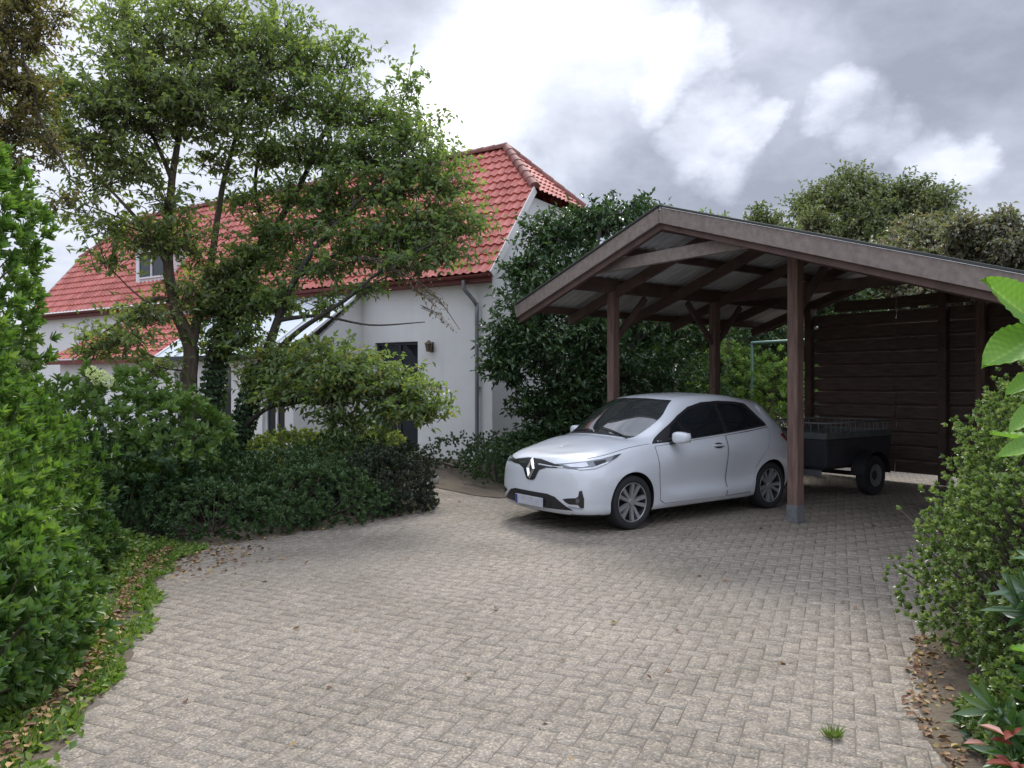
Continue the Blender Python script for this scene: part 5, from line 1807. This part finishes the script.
low('dark green mounded shrub at the left front of the tree bed', 'leaf_cover', [((-3.35, 8.6, .2), (.8, .65, .36)), ((-3.75, 9.5, .3), (.8, .7, .42)), ((-2.85, 8.95, .15), (.6, .5, .28))])
low('dark green mounded shrub at the middle front of the tree bed', 'leaf_cover', [((-2.42, 9.3, .28), (.72, .65, .42)), ((-2.95, 10.1, .35), (.8, .7, .45)), ((-1.95, 9.7, .16), (.5, .5, .28))])
low('dark purplish shrub at the right front of the tree bed beside the path', 'leaf_purple', [((-1.78, 10.15, .30), (.66, .62, .46)), ((-1.68, 11.0, .34), (.55, .65, .46)), ((-1.45, 10.3, .12), (.4, .45, .25))], vb=-.05)
low('dark shrub behind the front row of the tree bed', 'leaf_cover', [((-2.45, 11.1, .42), (.7, .7, .50)), ((-2.1, 11.9, .45), (.55, .7, .48))])
low('yellow-green shrub on top of the bed right of the ivy-clad stems', 'leaf_tree', [((-3.0, 11.7, .45), (.7, .6, .52)), ((-3.5, 12.0, .45), (.6, .6, .50))], L=.055, W=.03, vb=.15)
low('fresh green low shrub at the foot of the brown trunk', 'leaf_light', [((-4.4, 10.0, .35), (.7, .6, .42)), ((-5.3, 11.8, .4), (1.0, .9, .6))], L=.06, W=.032)
low('dark green shrub filling the left back of the tree bed', 'leaf_dark', [((-4.3, 11.0, .35), (.8, .8, .45)), ((-4.0, 12.9, .3), (1.2, .7, .5))], L=.06, W=.03)
shrub('hanging_shrub', 'shrub with arching light leaves right of the tree bed top, before the door', 'shrub', 'leaf_tree',
      [((-2.0, 11.3, .72), (.42, .45, .32)), ((-2.35, 11.9, .75), (.5, .5, .34))], 70, .075, .028, nleaf=8, spread=1.3, up=.1, inner=.3, fine=False, vb=.2)
wl_g = 'low shrubs along the foot of the house wall'
for lab, e in (('low dark shrub at the foot of the wall left of the downpipe', [((-1.05, 15.4, .25), (.75, .5, .42)), ((-.55, 14.2, .2), (.45, .6, .35))]),
               ('low dark shrub at the foot of the wall under the downpipe', [((-.25, 13.2, .22), (.45, .7, .38)), ((-.2, 14.8, .3), (.7, .6, .45))]),
               ('low dark shrub between the wall corner and the car bonnet', [((.35, 12.9, .25), (.55, .6, .42)), ((.6, 14.2, .35), (.7, .7, .6)), ((1.3, 13.7, .35), (.7, .6, .6))])):
    shrub('wall_shrub', lab, 'shrub', 'leaf_cover', e, 110, .05, .026, nleaf=7, spread=.9, up=.4, inner=.3, group=wl_g, fine=False)
# white stone by the path
bm = bmesh.new()
bmesh.ops.create_icosphere(bm, subdivisions=3, radius=.07)
for v in bm.verts: v.co *= 1 + .12 * math.sin(v.co.x * 30 + 1) * math.cos(v.co.y * 26); v.co.z *= 1.3
bmesh.ops.translate(bm, vec=P(435, 480, 12.9) * 1, verts=bm.verts)
zmin_ = min(v.co.z for v in bm.verts)
bmesh.ops.translate(bm, vec=(0, 0, -zmin_ - .02), verts=bm.verts)
ws = from_bm('stone', bm, M['stone_white'], None, smooth=True)
tag(ws, 'small whitish stone beside the path at the right end of the tree bed', 'stone')

# right hedge
shrub('box_hedge', 'pale green small-leaved evergreen hedge along the right edge of the drive', 'hedge', 'leaf_box',
      [((3.16, 4.3, .55), (.74, .9, .70)), ((3.62, 4.7, 1.0), (.70, .9, .75)), ((2.90, 3.75, .35), (.50, .6, .46)), ((4.4, 5.4, .9), (1.0, .9, .95)), ((3.9, 4.0, 1.2), (.8, .8, .8)), ((3.25, 3.4, .6), (.6, .6, .7)), ((2.66, 3.45, .22), (.42, .42, .32)), ((2.32, 3.3, .14), (.28, .38, .22))],
      620, .032, .018, nleaf=8, spread=.85, up=.6, inner=.35, jitter=.08)
shrub('rhododendron', 'rhododendron with long glossy leaves in the bottom right corner', 'shrub', 'leaf_rhodo',
      [((2.35, 2.95, .42), (.42, .45, .45)), ((2.65, 3.1, .8), (.42, .4, .4))], 42, .15, .042, nleaf=9, spread=1.2, up=.6, inner=.3, vb=.05)
lv = Leaves()
for (px, py, Y) in ((1008, 738, 2.85), (1018, 768, 2.8), (992, 745, 3.0)):
    p0 = np.array(P(px, py, Y)); p0[2] = max(p0[2], .03); k = 3
    an = RNG.random(k) * 6.28
    lv.add(p0 + RNG.normal(size=(k, 3)) * .015, np.stack([np.cos(an), np.sin(an), .2 + 0 * an], 1), np.tile([0, 0, 1.], (k, 1)), .09, .04)
rr = lv.obj('withered_leaves', M['red'], None, fine=True)
tag(rr, 'withered reddish leaves at the foot of the rhododendron', 'leaves', kind='stuff')
shrub('ivy_patch', 'small dark leafy plant on the soil at the foot of the right hedge', 'plant', 'leaf_rhodo',
      [((2.16, 3.25, .05), (.14, .2, .10)), ((2.22, 3.6, .06), (.12, .16, .10))], 160, .06, .028, nleaf=6, spread=1.2, up=.5, inner=.2)
# broad-leaved young plant at the right edge
yp = empty('broad_leaved_shrub', (1.42, 1.95, 0))
tag(yp, 'young shrub with very large pale green leaves at the right edge of the photo', 'shrub')
g = Geo()
g.tube(smooth_path([Vector((1.5, 1.98, 0)), Vector((1.46, 1.96, .8)), Vector((1.40, 1.92, 1.4)), Vector((1.36, 1.9, 1.78)), Vector((1.345, 1.9, 1.93))], [.014, .012, .009, .007, .004], 5)[0],
       smooth_path([Vector((1.5, 1.98, 0)), Vector((1.46, 1.96, .8)), Vector((1.40, 1.92, 1.4)), Vector((1.36, 1.9, 1.78)), Vector((1.345, 1.9, 1.93))], [.014, .012, .009, .007, .004], 5)[1], 8)
g.obj('stem', M['stem_green'], yp)


def big_leaf(base, tip, nrm_, wd, parent):
    base, tip = Vector(base), Vector(tip)
    a = tip - base; L = a.length; a.normalize()
    s = a.cross(Vector(nrm_)).normalized(); n_ = s.cross(a).normalized()
    bm = bmesh.new()
    va = bm.verts.layers.float.new('var')
    NU, NV = 36, 7
    rows = []
    for i in range(NU + 1):
        t = i / NU
        hw = wd / 2 * (math.sin(math.pi * min(1, t ** .85)) ** .75) if 0 < t < 1 else 0.0008
        row = []
        for j in range(-NV, NV + 1):
            q = j / NV
            z = .16 * wd * abs(q) ** 1.3 + .028 * wd * math.sin((t * 10 - abs(q) * 2.2) * 2 * math.pi) * abs(q) - .10 * L * t * t + .02 * wd * math.sin(t * 9 + q * 3)
            row.append(bm.verts.new(base + a * L * t + s * hw * q + n_ * z))
        rows.append(row)
    for i in range(NU):
        for j in range(2 * NV): bm.faces.new([rows[i][j], rows[i][j + 1], rows[i + 1][j + 1], rows[i + 1][j]])
    k = random.random() * .3
    for i, row in enumerate(rows):
        for j, v in enumerate(row): v[va] = min(1, k + (.6 if j == NV else .0) + (.35 if (i + abs(j - NV) // 2) % 3 == 0 else 0) + .1 * random.random())
    o = from_bm('leaf', bm, M['leaf_young'], parent, smooth=True)
    return o


tipc = P(1030, 300, 1.9)
big_leaf(P(1045, 332, 1.92), P(989, 277, 1.84), (-.4, -.75, .55), .115, yp)
big_leaf(P(1048, 330, 1.92), P(984, 362, 1.84), (-.3, -.75, .7), .11, yp)
big_leaf(P(1048, 335, 1.92), P(1085, 262, 2.0), (.2, -.8, .6), .085, yp)
big_leaf(P(1046, 338, 1.9), P(1095, 350, 1.85), (.2, -.5, .8), .08, yp)
big_leaf(P(1050, 370, 1.94), P(1006, 392, 1.9), (-.3, -.6, .75), .055, yp)
big_leaf(P(1052, 372, 1.94), P(1012, 352, 1.98), (-.3, -.5, .8), .05, yp)
big_leaf(P(1052, 400, 1.94), P(1010, 428, 1.86), (-.3, -.6, .75), .06, yp)
big_leaf(P(1054, 440, 1.94), P(1000, 452, 1.86), (-.3, -.6, .75), .06, yp)

for (zz, an, ln) in ((1.55, .3, .15), (1.5, 2.2, .16), (1.3, 4.1, .16), (1.2, .9, .17), (1.0, 5.3, .17), (.95, 2.9, .16), (.75, 1.5, .17), (.7, 4.6, .16), (1.42, 5.9, .14)):
    bx = np.interp(zz, [0, .8, 1.4, 1.78], [1.5, 1.46, 1.40, 1.36])
    b0 = Vector((bx, 1.95, zz)); dv = Vector((math.cos(an), math.sin(an), .25)) * ln
    big_leaf(b0, b0 + dv, (-.2 * math.cos(an), -.2 * math.sin(an), 1), .085, yp)

# ------------------------------------------------------------------ verges, grass, litter
def edge_pts(n_, poly, spread, side=1):
    seg = []
    for (a, b) in zip(poly[:-1], poly[1:]):
        seg.append((np.array(a), np.array(b)))
    Ls = np.array([np.linalg.norm(b - a) for a, b in seg]); pr_ = Ls / Ls.sum()
    idx = RNG.choice(len(seg), n_, p=pr_)
    out = np.zeros((n_, 3))
    for i, k in enumerate(idx):
        a, b = seg[k]
        d = (b - a) / np.linalg.norm(b - a); nn_ = np.array([-d[1], d[0]]) * side
        out[i, :2] = a + (b - a) * RNG.random() + nn_ * spread(RNG.random())
    return out


LE = [(-1.9, 2.6), (-2.06, 3.0), (-2.13, 3.4), (-2.30, 4.33), (-2.68, 5.43), (-2.97, 6.23), (-3.27, 7.3), (-3.25, 7.9)]
RE = [(1.95, 2.4), (1.95, 3.2), (2.12, 3.9), (2.75, 5.0)]
# creeping plants along the left edge, uneven outline
lv = Leaves()
n_ = 13000
p = edge_pts(n_, LE, lambda r: -.16 + .95 * r, 1)
ed = .5 + .5 * np.sin(p[:, 1] * 5.1) * np.cos(p[:, 1] * 2.3 + 1)
# distance outwards from the edge is known again from a side test
dx = p[:, 0] - np.interp(p[:, 1], [e[1] for e in LE], [e[0] for e in LE])
keep = (dx < (-.0 + .22 * ed)) & (np.sin(p[:, 0] * 9 + 1) * np.cos(p[:, 1] * 6.3) + RNG.normal(size=len(p)) * .35 > -.45)
p = p[keep]; dx = dx[keep]; k = len(p)
hgt = np.clip(.02 + -dx * .22, .015, .16)
p[:, 2] = RNG.random(k) * hgt
lv.add(p, np.stack([RNG.normal(size=k), RNG.normal(size=k), .5 + .5 * RNG.random(k)], 1), RNG.normal(size=(k, 3)) * .5 + np.array([0, 0, 1]), .05, .036)
gc = lv.obj('ground_cover', M['grass'])
tag(gc, 'creeping fresh green ground cover along the left edge of the drive', 'ground cover', kind='stuff')
lv = Leaves()
p = edge_pts(2200, LE, lambda r: -.10 + .8 * r, 1)
dx = p[:, 0] - np.interp(p[:, 1], [e[1] for e in LE], [e[0] for e in LE])
p = p[dx < (.02 + .10 * np.sin(p[:, 1] * 9))]
k = len(p); p[:, 2] = -.005
lv.add(p, np.stack([RNG.normal(size=k) * .45, RNG.normal(size=k) * .45, np.ones(k)], 1), RNG.normal(size=(k, 3)), .10 * (.4 + RNG.random(k)), .007)
gr = lv.obj('grass', M['grass'])
tag(gr, 'thin grass blades growing at the edge of the drive', 'grass', kind='stuff')
# dead leaves
lv = Leaves()
p1 = edge_pts(520, LE, lambda r: -.40 * r ** 2 + .45 * r, 1)
p2 = np.stack([RNG.normal(-2.95, .25, 260), RNG.normal(7.35, .45, 260), np.zeros(260)], 1)
p3 = edge_pts(900, RE, lambda r: .50 * r - .12, -1)
p4 = np.stack([RNG.uniform(-2.5, 4.5, 70), RNG.uniform(3.4, 11.5, 70), np.zeros(70)], 1)
p5 = edge_pts(160, [(-3.2, 8.1), (-2.6, 8.65), (-1.95, 9.4), (-1.25, 10.4)], lambda r: -.25 + .4 * r, 1)
p = np.concatenate([p1, p2, p3, p4, p5]); k = len(p)
p[:, 2] = .006 + .012 * RNG.random(k)
dxl = p[:, 0] - np.interp(p[:, 1], [e[1] for e in LE], [e[0] for e in LE])
p[:, 2] += np.where((dxl < .02) & (p[:, 1] < 7.6), np.clip(.03 - dxl * .2, 0, .15), 0)
lv.add(p, np.stack([RNG.normal(size=k), RNG.normal(size=k), RNG.normal(size=k) * .15], 1), RNG.normal(size=(k, 3)) * .35 + np.array([0, 0, 1]), .05 * (.5 + .7 * RNG.random(k)), .03 * (.6 + .6 * RNG.random(k)))
lt = lv.obj('fallen_leaves', M['leaf_litter'], fine=True)
tag(lt, 'dry brown leaves fallen on the pavers and along their edges', 'fallen leaves', kind='stuff')
# weed tuft in a joint, bottom right
lv = Leaves()
k = 90
c = np.array(P(832, 738, 3.62)); c[2] = 0
an = RNG.random(k) * 6.28
p = c + np.stack([np.cos(an), np.sin(an), 0 * an], 1) * (RNG.random((k, 1)) * .035)
lv.add(p, np.stack([np.cos(an) * .7, np.sin(an) * .7, .5 + RNG.random(k)], 1), RNG.normal(size=(k, 3)), .05 * (.5 + RNG.random(k)), .004)
wt = lv.obj('weed_tuft', M['grass'])
tag(wt, 'small grassy weed growing in a paver joint near the bottom right', 'weed')
# moss and fine weeds in the joints
lv = Leaves()
k = 9000
ii = RNG.integers(-60, 60, k); tt_ = RNG.uniform(-60, 60, k)
tt_[k // 2:] = RNG.uniform(-20, 20, k - k // 2)
hv = RNG.random(k) < .5
ax_ = np.where(hv, ii * BW, tt_ * BW); ay_ = np.where(hv, tt_ * BW, ii * BW)
wx = ax_ * ca - ay_ * sa; wy = ax_ * sa + ay_ * ca + 8
m_ = np.array([inside(x, y, PAVE) and y < 12 and (math.hypot(x - 3.0, (y - 8.6) * 1.6) < .9 + random.random() * .9 or (abs(math.sin(x * 1.1 + 2) * math.cos(y * .8)) > .7 and random.random() < .4)) for x, y in zip(wx, wy)])
p = np.stack([wx, wy, np.full(k, -.003)], 1)[m_]; k = len(p)
lv.add(p, np.stack([RNG.normal(size=k), RNG.normal(size=k), .7 * np.ones(k)], 1), RNG.normal(size=(k, 3)) * .4 + np.array([0, 0, 1]), .014, .008)
ms = lv.obj('moss', M['leaf_cover'])
tag(ms, 'specks of moss in the joints between the pavers', 'moss', kind='stuff')
